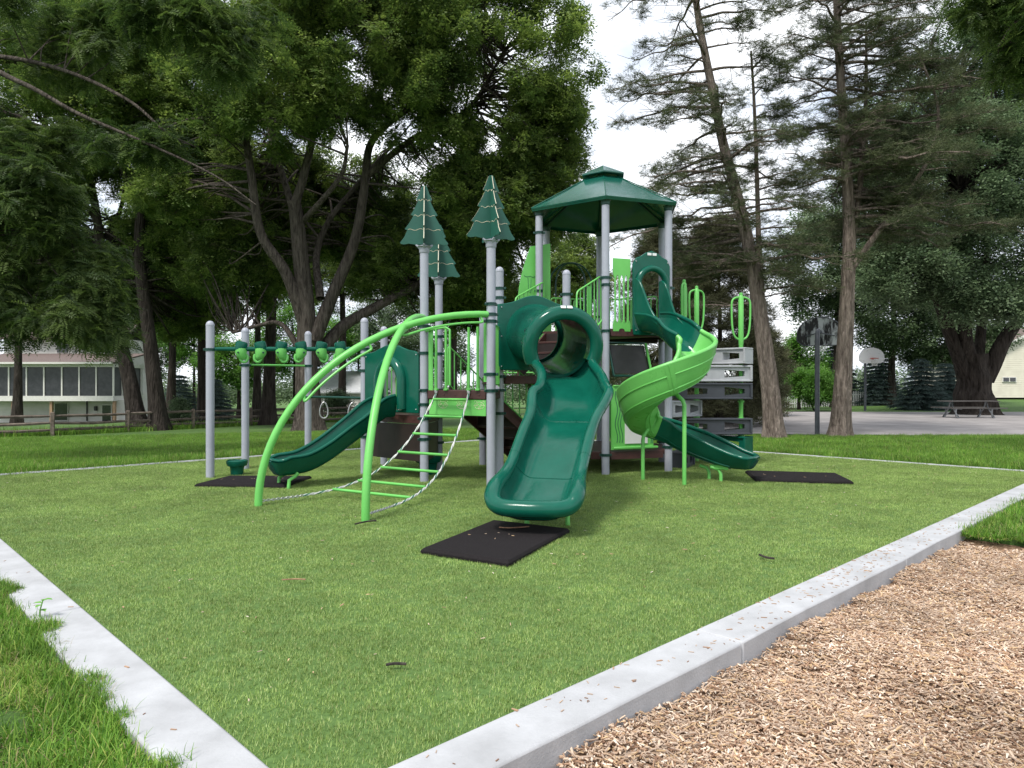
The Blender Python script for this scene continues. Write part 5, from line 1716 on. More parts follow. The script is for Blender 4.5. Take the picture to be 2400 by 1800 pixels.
def small_house(name, label, x0, x1, y0, y1, zb, ze, zr, wall, roof, ridge='x'):
    e = empty(name, ((x0 + x1) / 2, y0, zb), label, 'house', 'houses round the park')
    MB().box(((x0 + x1) / 2, (y0 + y1) / 2, (zb + ze) / 2), (x1 - x0, y1 - y0, ze - zb)).build('wall', M[wall], e, smooth=None)
    o = .35
    if ridge == 'x':
        ym = (y0 + y1) / 2
        for ya, yb in ((y0 - o, ym), (y1 + o, ym)):
            z0_ = ze - o * (zr - ze) / (ym - y0)
            pts_ = [(x0 - o, ya, z0_), (x1 + o, ya, z0_), (x1 + o, yb, zr), (x0 - o, yb, zr)]
            MB().add(pts_ + [(a, b, c + .1) for a, b, c in pts_], [(0, 1, 2, 3), (7, 6, 5, 4), (0, 4, 5, 1), (1, 5, 6, 2), (2, 6, 7, 3), (3, 7, 4, 0)]).build('roof', M[roof], e, smooth=None, fix=True)
        for x in (x0, x1):
            MB().prism([(y0, ze - .001), (y1, ze - .001), (ym, zr - .02)], (x + (.03 if x == x0 else -.03), 0, 0), (0, 1, 0), (0, 0, 1), .05).build('gable', M[wall], e, smooth=None, fix=True)
    else:
        xm = (x0 + x1) / 2
        for xa, xb in ((x0 - o, xm), (x1 + o, xm)):
            z0_ = ze - o * (zr - ze) / (xm - x0)
            pts_ = [(xa, y0 - o, z0_), (xa, y1 + o, z0_), (xb, y1 + o, zr), (xb, y0 - o, zr)]
            MB().add(pts_ + [(a, b, c + .14) for a, b, c in pts_], [(0, 1, 2, 3), (7, 6, 5, 4), (0, 4, 5, 1), (1, 5, 6, 2), (2, 6, 7, 3), (3, 7, 4, 0)]).build('roof', M[roof], e, smooth=None, fix=True)
            MB().add([(xa, y0 - o - .01, z0_ - .12), (xb, y0 - o - .01, zr - .12), (xb, y0 - o - .01, zr + .14), (xa, y0 - o - .01, z0_ + .14), (xa, y0 - o + .02, z0_ - .12), (xb, y0 - o + .02, zr - .12), (xb, y0 - o + .02, zr + .14), (xa, y0 - o + .02, z0_ + .14)], [(0, 1, 2, 3), (7, 6, 5, 4), (0, 4, 5, 1), (3, 2, 6, 7)]).build('barge_board', M['trim'], e, smooth=None, fix=True)
        MB().prism([(x0, ze - .001), (x1, ze - .001), (xm, zr - .02)], (0, y0 + .03, 0), (1, 0, 0), (0, 0, 1), .05).build('gable', M[wall], e, smooth=None, fix=True)
    return e
gx0, gx1 = at(735, 900, 62).x, at(905, 900, 62).x
small_house('garage', 'white garage with pale roof glimpsed beyond the fence behind the ring bar', gx0, gx1, 62, 69, -1.5, at(0, 917, 62).z, at(0, 872, 65).z, 'siding_white', 'roof_white')
a, b = at(2300, 930, 60), at(2560, 930, 60)
rh = small_house('cream_house', 'cream house with gable and small window at the right edge', a.x, b.x, 60, 70, at(0, 932, 60).z, at(0, 838, 60).z, at(0, 770, 60).z, 'siding_cream', 'shingle', 'y')
w0, w1 = at(2348, 883.5, 60), at(2381, 895.5, 60)
wf = MB().box(((w0.x + w1.x) / 2, 59.96, (w0.z + w1.z) / 2), (w1.x - w0.x, .07, w0.z - w1.z)).build('window', M['trim'], rh, smooth=None)
for s in (-1, 1):
    MB().box(((w0.x + w1.x) / 2 + s * .28, 59.91, (w0.z + w1.z) / 2), (.46, .03, (w0.z - w1.z) * .72)).build('pane', M['glass'], wf, smooth=None)

# ------------------------------------------------------------------ white picket fence and orange ladder far right
M['picket'] = varied('white_picket_paint', (.5, .5, .49), (.66, .66, .65), 6.0, .6)
PF = empty('picket_fence', (17, 50, 0), 'white picket fence beyond the court behind the cedars', 'fence')
pf0, pf1 = at(1655, 958, 50), at(2035, 948, 52)
L_ = (pf1 - pf0).length
npk = 70
pk_mb = MB().prism([(-.045, 0), (.045, 0), (.045, 1.0), (0, 1.08), (-.045, 1.0)], (0, 0, 0), (1, 0, 0), (0, 0, 1), .025)
pk_me = pk_mb.mesh('picket'); pk_me.materials.append(M['picket'])
for i in range(npk):
    p = pf0.lerp(pf1, (i + .5) / npk)
    o = bpy.data.objects.new('picket', pk_me); COL.objects.link(o); o.parent = PF
    o.location = Vector((p.x, p.y, gz(p.x, p.y))) - Vector((17, 50, 0))
for h in (.3, .8):
    MB().tube([Vector((pf0.x, pf0.y + .04, gz(pf0.x, pf0.y) + h)), Vector((pf1.x, pf1.y + .04, gz(pf1.x, pf1.y) + h))], .035, 4).build('rail', M['picket'], PF, smooth=None)
LD = empty('step_ladder', at(1659, 967, 38).to_tuple(), 'orange step ladder standing by the far picket fence', 'ladder')
M['ladder'] = varied('orange_ladder_paint', (.5, .16, .05), (.6, .22, .08), 8.0, .6)
b_ = at(1659, 967, 38)
for s in (-1, 1):
    MB().tube([b_ + Vector((s * .20, 0, 0)), b_ + Vector((s * .13, .12, .66))], .025, 4).build('rail', M['ladder'], LD)
    MB().tube([b_ + Vector((s * .18, .4, 0)), b_ + Vector((s * .12, .14, .66))], .02, 4).build('rear_leg', M['ladder'], LD)
for i in range(4):
    t = (i + .6) / 4.4
    MB().box(b_ + Vector((0, .12 * t, .66 * t)), (.36 - .12 * t, .06, .025)).build('step', M['ladder'], LD, smooth=None)

# ------------------------------------------------------------------ loose twigs and leaves
M['twig'] = varied('dark_twig', (.012, .010, .009), (.05, .04, .032), 20, .9)
M['twig_tan'] = varied('tan_twig', (.22, .12, .07), (.35, .2, .12), 20, .9)
def twig(pp, r, label, mat):
    c = Vector(pp[0])
    o = MB().tube(catmull(pp, 4), r, 6).build('twig', M[mat], base=(c.x, c.y, 0))
    return tag(o, label, 'twig', 'twigs lying on the play area')
def gpt(px, py, z=.03):
    Y = (EYE - z) * FPX / (py - HOR); return ((px - 1200) / FPX * Y, Y, z)
twig([gpt(1170, 1236, .055), gpt(1200, 1237, .058), gpt(1240, 1234, .056)], .006, 'thin tan twig lying on the mat below the wave slide', 'twig_tan')
twig([gpt(905, 1558), gpt(925, 1555), gpt(952, 1556)], .008, 'short black twig on the turf in the foreground', 'twig')
twig([gpt(1780, 1300), gpt(1795, 1306), gpt(1815, 1309)], .010, 'dark twig on the turf near the right kerb', 'twig')
twig([gpt(832, 1228), gpt(860, 1222), gpt(882, 1220)], .009, 'dark twig at the foot of the right arch pipe', 'twig')
twig([gpt(660, 1359), gpt(690, 1357), gpt(716, 1358)], .005, 'thin grey twig on the turf left of centre', 'twig_tan')

# leafy weed at the left kerb
wx, wy = uv(-KW + .05, 3.05)
WD = empty('weed_sprig', (wx, wy, 0), 'small broad-leaved weed growing over the left kerb', 'weed')
M['weed'] = varied('weed_leaf', (.10, .27, .04), (.17, .36, .07), 30, .5)
MB().tube([(wx, wy, -.02), (wx + .01, wy - .01, .06), (wx + .03, wy - .01, .13)], .004, 5).build('stem', M['weed'], WD)
for a_, z_, l_ in ((.2, .13, .06), (1.7, .12, .055), (3.2, .11, .06), (4.6, .10, .055), (5.6, .07, .05), (2.4, .06, .05)):
    d_ = Vector((math.cos(a_), math.sin(a_), .25)); s_ = Vector((-math.sin(a_), math.cos(a_), 0)); b_ = Vector((wx + .025, wy - .01, z_))
    MB().add([b_, b_ + d_ * l_ * .4 + s_ * l_ * .36, b_ + d_ * l_ * .8 + s_ * l_ * .22 - Vector((0, 0, .008)), b_ + d_ * l_ - Vector((0, 0, .018)), b_ + d_ * l_ * .8 - s_ * l_ * .22 - Vector((0, 0, .008)), b_ + d_ * l_ * .4 - s_ * l_ * .36, b_ + d_ * l_ * .5 - Vector((0, 0, .006))], [(0, 1, 6), (1, 2, 6), (2, 3, 6), (3, 4, 6), (4, 5, 6), (5, 0, 6)]).build('leaf', M['weed'], WD, smooth=60)
# ------------------------------------------------------------------ leaf sprays
M['leaf_walnut'] = leafy('walnut_leaf', [(.032, .057, .020), (.064, .106, .031), (.112, .170, .046), (.225, .295, .082)], .40)  # brightest tone paints in the yellowish sunlit leaves
M['leaf_shade'] = leafy('shaded_walnut_leaf', [(.024, .044, .016), (.046, .080, .025), (.078, .125, .035), (.145, .205, .058)], .38)  # darker copy of the walnut leaf, shade put into its tones
M['leaf_maple'] = leafy('maple_leaf', [(.036, .060, .034), (.074, .115, .060), (.118, .17, .088), (.18, .245, .13)], .32)
M['leaf_bright'] = leafy('bright_leaf', [(.04, .10, .02), (.07, .17, .03), (.11, .24, .045), (.16, .30, .07)], .4)
M['leaf_cedar'] = leafy('cedar_scale_leaf', [(.032, .042, .022), (.054, .072, .034), (.085, .105, .05), (.125, .145, .07)], .2, .7)
M['leaf_brown'] = leafy('brown_cedar_leaf', [(.04, .037, .021), (.068, .066, .036), (.095, .10, .05), (.13, .135, .07)], .18, .7)
M['leaf_spruce'] = leafy('blue_spruce_needle', [(.035, .055, .048), (.058, .088, .08), (.085, .125, .115), (.12, .165, .155)], .1, .6)

def leaflet(vs, fs, cs, base, d, side, L_, W_, tone, droop=.25):
    up = np.cross(side, d)
    k = len(vs)
    midp = base + d * L_ * .45 - up * L_ * .02
    tip = base + d * L_ - up * L_ * droop
    vs += [base, midp + side * W_ / 2, tip, midp - side * W_ / 2]
    fs.append((k, k + 1, k + 2, k + 3)); cs.append(float(tone))
def rotv(yaw, pitch):
    d = np.array([math.cos(yaw) * math.cos(pitch), math.sin(yaw) * math.cos(pitch), math.sin(pitch)])
    s = np.array([-math.sin(yaw), math.cos(yaw), 0.0])
    return d, s
def tpl_pinnate(name, mat, nl=7, pairs=4, L_=.27, ll=.115, lw=.040, pmin=-.7, pmax=1.0):
    vs, fs, cs = [], [], []
    for i in range(nl):
        yaw = 2 * math.pi * i / nl + RNG.uniform(-.4, .4)
        pitch = RNG.uniform(pmin, pmax)
        d, s = rotv(yaw, pitch)
        p = np.array([RNG.uniform(-.05, .05), RNG.uniform(-.05, .05), RNG.uniform(-.12, .12)])
        tone = RNG.uniform(0, 1)
        step = L_ * RNG.uniform(.8, 1.15) / (pairs + 1)
        for j in range(pairs + 1):
            pitch -= .11
            d, s = rotv(yaw, pitch)
            p = p + d * step
            sc_ = .75 + .5 * math.sin(math.pi * (j + 1) / (pairs + 1.5))
            if j == pairs: leaflet(vs, fs, cs, p, d, s, ll * sc_, lw * sc_, tone)
            else:
                for sg in (1, -1):
                    ld = d * .55 + s * sg * .83 + np.array([0, 0, RNG.uniform(-.25, .05)])
                    ld /= np.linalg.norm(ld)
                    sd = np.cross(np.array([0, 0, 1.0]), ld); sd /= np.linalg.norm(sd) + 1e-9
                    leaflet(vs, fs, cs, p, ld, sd, ll * sc_ * RNG.uniform(.85, 1.1), lw * sc_, min(1, max(0, tone + RNG.uniform(-.15, .15))))
    return template(name, vs, fs, cs, mat)
def tpl_broad(name, mat, n=34, R=.42, size=.12):
    vs, fs, cs = [], [], []
    for i in range(n):
        v = RNG.normal(size=3); v /= np.linalg.norm(v)
        p = v * R * RNG.uniform(.3, 1) * np.array([1, 1, .6])
        yaw = math.atan2(v[1], v[0]) + RNG.uniform(-.7, .7)
        d, s = rotv(yaw, RNG.uniform(-.7, .3))
        roll = RNG.uniform(-.5, .5)
        s = s * math.cos(roll) + np.cross(d, s) * math.sin(roll)
        k = RNG.uniform(.7, 1.2) * size
        leaflet(vs, fs, cs, p, d, s, k, k * .62, RNG.uniform(0, 1), .12)
    return template(name, vs, fs, cs, mat)
def tpl_scale(name, mat, n=12, L_=.32, sub=9, wd=.016):
    """flat twigs of scale leaves"""
    vs, fs, cs = [], [], []
    for i in range(n):
        d, s = rotv(RNG.uniform(0, 6.28), RNG.uniform(-.5, .7))
        l = L_ * RNG.uniform(.5, 1.1)
        tone = RNG.uniform(0, 1)
        for j in range(sub):
            t = (j + .5) / sub
            p = d * l * t
            sg = 1 if j % 2 else -1
            ld = d * .75 + s * sg * .6 + np.array([0, 0, RNG.uniform(-.3, .3)]); ld /= np.linalg.norm(ld)
            sd = np.cross(RNG.normal(size=3), ld); sd /= np.linalg.norm(sd) + 1e-9
            leaflet(vs, fs, cs, p, ld, sd, l * .34 * (1.1 - t * .6), wd, min(1, max(0, tone + RNG.uniform(-.2, .2))), .1)
    return template(name, vs, fs, cs, mat)
def tpl_needle(name, mat, L_=.45, n=34):
    vs, fs, cs = [], [], []
    for b in range(3):
        d0, s0 = rotv([0, .55, -.55][b], -.1)
        l = L_ * [1, .7, .7][b]
        for j in range(n):
            t = j / n
            p = d0 * l * t * 1.0 + np.array([0, 0, -.06 * t])
            a = j * 2.4
            up0 = np.cross(s0, d0)
            rad_ = s0 * math.cos(a) + up0 * math.sin(a)
            ld = d0 * .55 + rad_ * .8; ld /= np.linalg.norm(ld)
            sd = np.cross(d0, ld); sd /= np.linalg.norm(sd) + 1e-9
            leaflet(vs, fs, cs, p, ld, sd, .075 * (1.1 - .4 * t), .016, RNG.uniform(0, 1), 0)
    return template(name, vs, fs, cs, mat)
T_WAL = [tpl_pinnate('walnut_spray_%d' % k, M['leaf_walnut']) for k in range(2)] + [tpl_broad('walnut_tuft_%d' % k, M['leaf_walnut'], 56, .36, .105) for k in range(3)]
T_NEAR = [tpl_pinnate('near_walnut_spray_%d' % k, M['leaf_shade'], 5, 8, .42, .085, .026, -.4, .6) for k in range(4)]
T_MAP = [tpl_broad('maple_spray_%d' % k, M['leaf_maple']) for k in range(4)]
T_BRI = [tpl_broad('bright_spray_%d' % k, M['leaf_bright']) for k in range(3)]
T_CED = [tpl_scale('cedar_spray_%d' % k, M['leaf_cedar']) for k in range(4)]
T_BRN = [tpl_scale('brown_spray_%d' % k, M['leaf_brown'], 14, .36) for k in range(4)]
T_SPR = [tpl_needle('spruce_spray_%d' % k, M['leaf_spruce']) for k in range(2)]

# ------------------------------------------------------------------ tree builder
def stem_mesh(m, ctrl, r0, r1, n=14, flute=.10, flare=0.0, seg=6, seed=0):
    P = catmull(ctrl, seg)
    N_ = len(P)
    rings = []
    rg = np.random.default_rng(seed)
    ph = rg.uniform(0, 6.28, 4)
    prevN = None
    for i, p in enumerate(P):
        t = i / (N_ - 1)
        T = Vector(P[min(i + 1, N_ - 1)] - P[max(i - 1, 0)]).normalized()
        if prevN is None:
            a = Vector((1, 0, 0)); prevN = (a - T * a.dot(T)).normalized()
        else: prevN = (prevN - T * prevN.dot(T)).normalized()
        B = T.cross(prevN)
        r = r0 + (r1 - r0) * t ** .8
        r *= 1 + flare * math.exp(-t * N_ * .55)
        ring = []
        for k in range(n):
            a = 2 * math.pi * k / n
            q = 1 + flute * (.5 * math.sin(3 * a + ph[0] + t * 1.5) + .35 * math.sin(5 * a + ph[1] - t * 2) + .3 * math.sin(8 * a + ph[2] + t * 3)) + flute * .35 * math.sin(t * 17 + ph[3] + a)
            q *= 1 + flare * .35 * math.exp(-t * N_ * .5) * math.sin(5 * a + ph[1])
            ring.append(Vector(p) + (prevN * math.cos(a) + B * math.sin(a)) * r * q)
        rings.append(ring)
    vs = [v for r in rings for v in r]
    fs = [(i * n + k, i * n + (k + 1) % n, (i + 1) * n + (k + 1) % n, (i + 1) * n + k) for i in range(N_ - 1) for k in range(n)]
    fs.append(tuple((N_ - 1) * n + k for k in range(n)))
    m.add(vs, fs)
    return P
def W(p): return tuple(at(*p)) if len(p) == 3 else p

TREE_SEED = [100]
def tree(name, label, limbs, blobs, tpls, bark_m, spread=1.0, per=26, group=None, scale=1.0, twig_r=.03, clump=1.0, flat=.85, base_fix=True, cat='tree', droop=.0, nt=14, flute=.1, flare=.5, extra_pts=None, twigs=True):
    """limbs: (points, r0, r1), first is the trunk; blobs: (centre, (rx,ry,rz), clump count)"""
    TREE_SEED[0] += 1
    rg = np.random.default_rng(TREE_SEED[0])
    t0 = list(W(limbs[0][0][0]))
    if base_fix: t0[2] = gz(t0[0], t0[1])
    base = Vector(t0)
    e = empty(name, base, label, cat, group)
    skel = []
    for i, (pp, r0, r1) in enumerate(limbs):
        pts_ = [W(p) for p in pp]
        if i == 0 and base_fix: pts_[0] = (t0[0], t0[1], t0[2] - .15)
        m = MB()
        P = stem_mesh(m, pts_, r0, r1, nt if i == 0 else 10, flute, flare if i == 0 else 0.0, 6, TREE_SEED[0] * 50 + i)
        m.build('trunk' if i == 0 else 'limb', M[bark_m], e, smooth=80)
        N_ = len(P)
        skel += [(p, r0 + (r1 - r0) * k / N_) for k, p in enumerate(P) if k > N_ * (.45 if i == 0 else .15)]
    if not skel: skel = [(np.array(t0), .1)]
    SP = np.array([s[0] for s in skel]); SR = np.array([s[1] for s in skel])
    pts, rot, sc, ix = [], [], [], []
    tw = MB()
    n_mul, per_ = (2.1, max(6, int(per * .5))) if clump >= .8 else (1.0, per)
    clump = clump * (.72 if clump >= .8 else 1.0)
    for (c, rad, n) in blobs:
        n = int(n * n_mul)
        c = np.array(W(c)); rad = np.array(rad, float)
        for _ in range(n):
            v = rg.normal(size=3); v /= np.linalg.norm(v)
            cc = c + v * rad * rg.uniform(.25, 1) ** .5
            cr = clump * rg.uniform(.7, 1.3)
            dist = np.linalg.norm((SP - cc) * np.array([1, 1, 1.3]) + np.array([0, 0, .3]), axis=1)
            j = int(np.argmin(dist + rg.uniform(0, .6, len(dist))))
            a = SP[j]
            if twigs:
                mid_ = (a + cc) / 2 + rg.normal(size=3) * .12 * np.linalg.norm(cc - a) + np.array([0, 0, .08 * np.linalg.norm(cc - a)])
                r_ = min(SR[j] * .6, twig_r * (1 + .25 * np.linalg.norm(cc - a)))
                tw.tube(catmull([a, mid_, cc], 4), [r_ * (1 - .75 * q / 8) for q in range(9)], 5, cap=False)
                for _q in range(3):
                    v2 = rg.normal(size=3); v2[2] *= .5; v2 /= np.linalg.norm(v2)
                    e2 = cc + v2 * cr * .8
                    tw.tube([cc, (cc + e2) / 2 + rg.normal(size=3) * .06, e2], [r_ * .3, r_ * .2, r_ * .1], 4, cap=False)
            for _k in range(per_):
                v = rg.normal(size=3); v /= np.linalg.norm(v)
                q = cc + v * np.array([1, 1, flat]) * cr * rg.uniform(.2, 1) ** .6
                pts.append(q)
                out = math.atan2(q[1] - cc[1], q[0] - cc[0])
                rot.append((rg.uniform(-.6, .6), rg.uniform(-.6, .6) + droop, out + rg.uniform(-.8, .8)))
                sc.append(scale * rg.uniform(.75, 1.25)); ix.append(rg.integers(len(tpls)))
    if extra_pts is not None:
        a_, b_, c_, d_ = extra_pts(rg)
        pts += a_; rot += b_; sc += c_; ix += d_
    if tw.f: tw.build('branches', M[bark_m], e, smooth=80)
    o = scatter('crown', np.array(pts) - np.array(base), rot, sc, ix, tpls, e)
    o['kind'] = 'stuff'
    return e
def dsp(x, y, Y): return (x * 1.085, y * 1.085, Y)

GRP = 'trees round the play area'
# big forked walnut behind the structure
y1 = 29.0
tree('walnut_tree', 'massive many-limbed walnut with forked grey trunk behind the green arches', [
    ([(727, 1008, y1), (722, 900, y1), (720, 800, y1), (716, 700, y1), (700, 560, y1 - .3), (690, 470, y1 - .6)], .54, .24),
    ([(712, 760, y1), (670, 640, y1 - .4), (610, 545, y1 - .8), (588, 400, y1 - 1.2), (566, 250, y1 - 1.5), (540, 60, y1 - 2)], .26, .08),
    ([(705, 560, y1 - .3), (668, 430, y1 + .5), (632, 310, y1 + .8), (600, 150, y1 + 1)], .19, .07),
    ([(692, 480, y1 - .6), (715, 400, y1 - .8), (738, 290, y1 - 1), (742, 120, y1 - 1.5), (770, -60, y1 - 2)], .20, .08),
    ([(700, 530, y1), (745, 480, y1 - 1), (800, 410, y1 - 1.5), (815, 340, y1 - 2)], .16, .06),
    ([(735, 800, y1), (780, 690, y1 + .3), (832, 560, y1 + .5), (856, 430, y1 + .6), (872, 330, y1 + .5), (960, 255, y1), (1060, 225, y1 - .5)], .32, .09),
    ([(750, 700, y1), (742, 600, y1 + 1), (770, 520, y1 + 1.4), (840, 430, y1 + 2), (930, 330, y1 + 3)], .17, .07),
    ([(862, 410, y1 + .6), (960, 330, y1 + .3), (1040, 290, y1), (1110, 240, y1), (1180, 120, y1)], .16, .05),
    ([(735, 850, y1 + .2), (800, 770, y1 + .8), (890, 715, y1 + 1.5), (1010, 650, y1 + 2.5), (1130, 560, y1 + 3), (1230, 520, y1 + 3)], .30, .08),
    ([(712, 840, y1), (660, 760, y1 + .6), (600, 765, y1 + 1.2), (545, 780, y1 + 1.6)], .14, .05),
], [((1120, 180, y1), (4.7, 4.0, 4.3), 68), ((860, 120, y1 - 1.5), (4.2, 3.5, 3.4), 50), ((620, 150, y1 - 2.5), (3.2, 3.0, 3.6), 38),
    ((1180, 480, y1 + 1), (3.6, 3.0, 2.2), 66), ((1020, 640, y1 + 3), (3.8, 2.0, 1.8), 50), ((1150, 720, y1 + 5), (3.2, 2.0, 1.1), 24), ((760, 480, y1 + 5), (4.2, 1.8, 2.6), 40), ((1280, 330, y1 + .5), (1.6, 2.4, 2.4), 22),
    ((460, 380, y1 + 1), (2.8, 2.5, 3.0), 26), ((560, 620, y1 + 3), (2.8, 2.0, 1.9), 30), ((900, 560, y1 + 4), (3.0, 2.0, 1.8), 30), ((800, -120, y1 - 2), (6.0, 4, 2.0), 30)],
    T_WAL, 'bark_walnut', per=46, group=GRP, scale=1.0, twig_r=.028, nt=22, flute=.12, flare=.35)
# pair of leaning trunks by the fence on the left
y2 = 33.0
tree('walnut_tree', 'leaning dark trunk in front of the house porch, left of the pair by the fence', [
    ([(326, 1000, y2), (305, 900, y2), (282, 800, y2), (255, 690, y2), (238, 590, y2), (222, 480, y2 - .5), (190, 330, y2 - 1)], .38, .14),
    ([(240, 600, y2), (285, 480, y2 + 1), (300, 350, y2 + 1)], .14, .05), ([(228, 520, y2), (150, 400, y2 - 1), (90, 260, y2 - 1)], .14, .05)],
    [((150, 260, y2 - 1), (4.6, 3.5, 4.6), 74), ((60, 560, y2 + 1), (3.0, 3, 3.0), 40), ((200, 700, y2 + 4), (2.4, 2, 1.6), 20), ((120, 60, y2 - 2), (5, 3, 2.5), 30)], T_WAL, 'bark_dark', per=44, group=GRP, nt=18)
tree('walnut_tree', 'straighter dark trunk right of the leaning one by the rail fence', [
    ([(372, 1000, y2 - .6), (362, 900, y2 - .6), (347, 780, y2 - .6), (332, 660, y2 - .6), (326, 560, y2 - .6), (330, 430, y2 - .6), (312, 270, y2 - .6)], .37, .16),
    ([(328, 590, y2), (380, 500, y2 + 1), (420, 380, y2 + 1)], .14, .05), ([(330, 480, y2), (270, 360, y2 - 2), (240, 220, y2 - 2)], .13, .05)],
    [((360, 240, y2 - 1), (4.0, 3.5, 4.4), 66), ((430, 560, y2 + 1), (2.6, 2, 2.6), 40), ((330, 40, y2 - 2), (4, 3, 2.4), 26), ((260, 650, y2 + 2.5), (2.4, 1.6, 1.4), 18), ((430, 740, y2 + 4), (2.0, 1.6, 1.4), 18)], T_WAL, 'bark_dark', per=44, group=GRP, nt=18)
tree('walnut_tree', 'dark straight trunk just left of the massive forked walnut', [
    ([(629, 1000, 38), (631, 880, 38), (636, 740, 38), (640, 600, 38), (648, 450, 38), (640, 300, 38)], .36, .16), ([(638, 640, 38), (580, 540, 38.5), (530, 430, 39)], .13, .05)],
    [((560, 460, 39), (4.0, 3, 3.2), 34), ((640, 200, 39), (4, 3, 3), 26), ((740, 640, 40), (3.2, 2.0, 1.3), 12)], T_WAL, 'bark_dark', per=40, group=GRP)
tree('walnut_tree', 'slim dark trunk seen behind the two leftmost grey posts', [
    ([(476, 1000, 40), (474, 860, 40), (474, 700, 40), (480, 560, 40), (470, 400, 40)], .30, .14)],
    [((470, 560, 40), (3.6, 3, 3.0), 34), ((420, 330, 40), (4, 3, 3), 30), ((500, 720, 42), (2.6, 2, .9), 10)], T_WAL, 'bark_dark', per=40, group=GRP)
# near tree off the left edge, boughs hanging in
yn = 14.0
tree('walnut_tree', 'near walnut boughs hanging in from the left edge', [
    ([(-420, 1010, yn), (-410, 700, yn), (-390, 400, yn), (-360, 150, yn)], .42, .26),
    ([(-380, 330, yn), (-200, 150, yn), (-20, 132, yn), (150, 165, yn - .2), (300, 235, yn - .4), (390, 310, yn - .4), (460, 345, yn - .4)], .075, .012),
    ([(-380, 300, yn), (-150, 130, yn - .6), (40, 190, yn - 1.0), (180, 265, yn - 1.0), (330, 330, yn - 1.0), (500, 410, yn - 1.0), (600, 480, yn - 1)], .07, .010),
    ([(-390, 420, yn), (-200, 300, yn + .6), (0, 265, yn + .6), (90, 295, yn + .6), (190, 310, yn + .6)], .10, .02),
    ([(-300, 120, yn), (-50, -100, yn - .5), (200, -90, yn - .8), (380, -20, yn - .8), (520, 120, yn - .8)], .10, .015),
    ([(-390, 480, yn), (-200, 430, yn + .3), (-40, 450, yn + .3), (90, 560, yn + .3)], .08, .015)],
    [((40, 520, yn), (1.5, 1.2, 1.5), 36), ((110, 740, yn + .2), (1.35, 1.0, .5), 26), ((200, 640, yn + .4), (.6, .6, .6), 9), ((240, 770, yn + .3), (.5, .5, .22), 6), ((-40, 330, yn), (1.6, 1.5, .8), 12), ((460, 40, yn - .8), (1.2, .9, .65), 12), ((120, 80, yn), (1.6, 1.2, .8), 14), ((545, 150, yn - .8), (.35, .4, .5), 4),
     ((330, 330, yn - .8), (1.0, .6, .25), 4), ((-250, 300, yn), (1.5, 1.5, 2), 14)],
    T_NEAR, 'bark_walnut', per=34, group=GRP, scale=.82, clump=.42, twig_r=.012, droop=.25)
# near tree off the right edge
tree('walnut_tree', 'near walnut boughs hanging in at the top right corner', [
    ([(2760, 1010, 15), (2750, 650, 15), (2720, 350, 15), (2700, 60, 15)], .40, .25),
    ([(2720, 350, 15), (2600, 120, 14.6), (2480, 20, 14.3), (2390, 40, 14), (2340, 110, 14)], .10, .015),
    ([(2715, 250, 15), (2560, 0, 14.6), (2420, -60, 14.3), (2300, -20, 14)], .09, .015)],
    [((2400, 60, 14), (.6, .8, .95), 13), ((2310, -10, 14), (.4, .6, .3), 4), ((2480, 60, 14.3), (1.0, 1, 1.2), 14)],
    T_NEAR, 'bark_walnut', per=32, group=GRP, scale=.82, clump=.42, twig_r=.012, droop=.2)

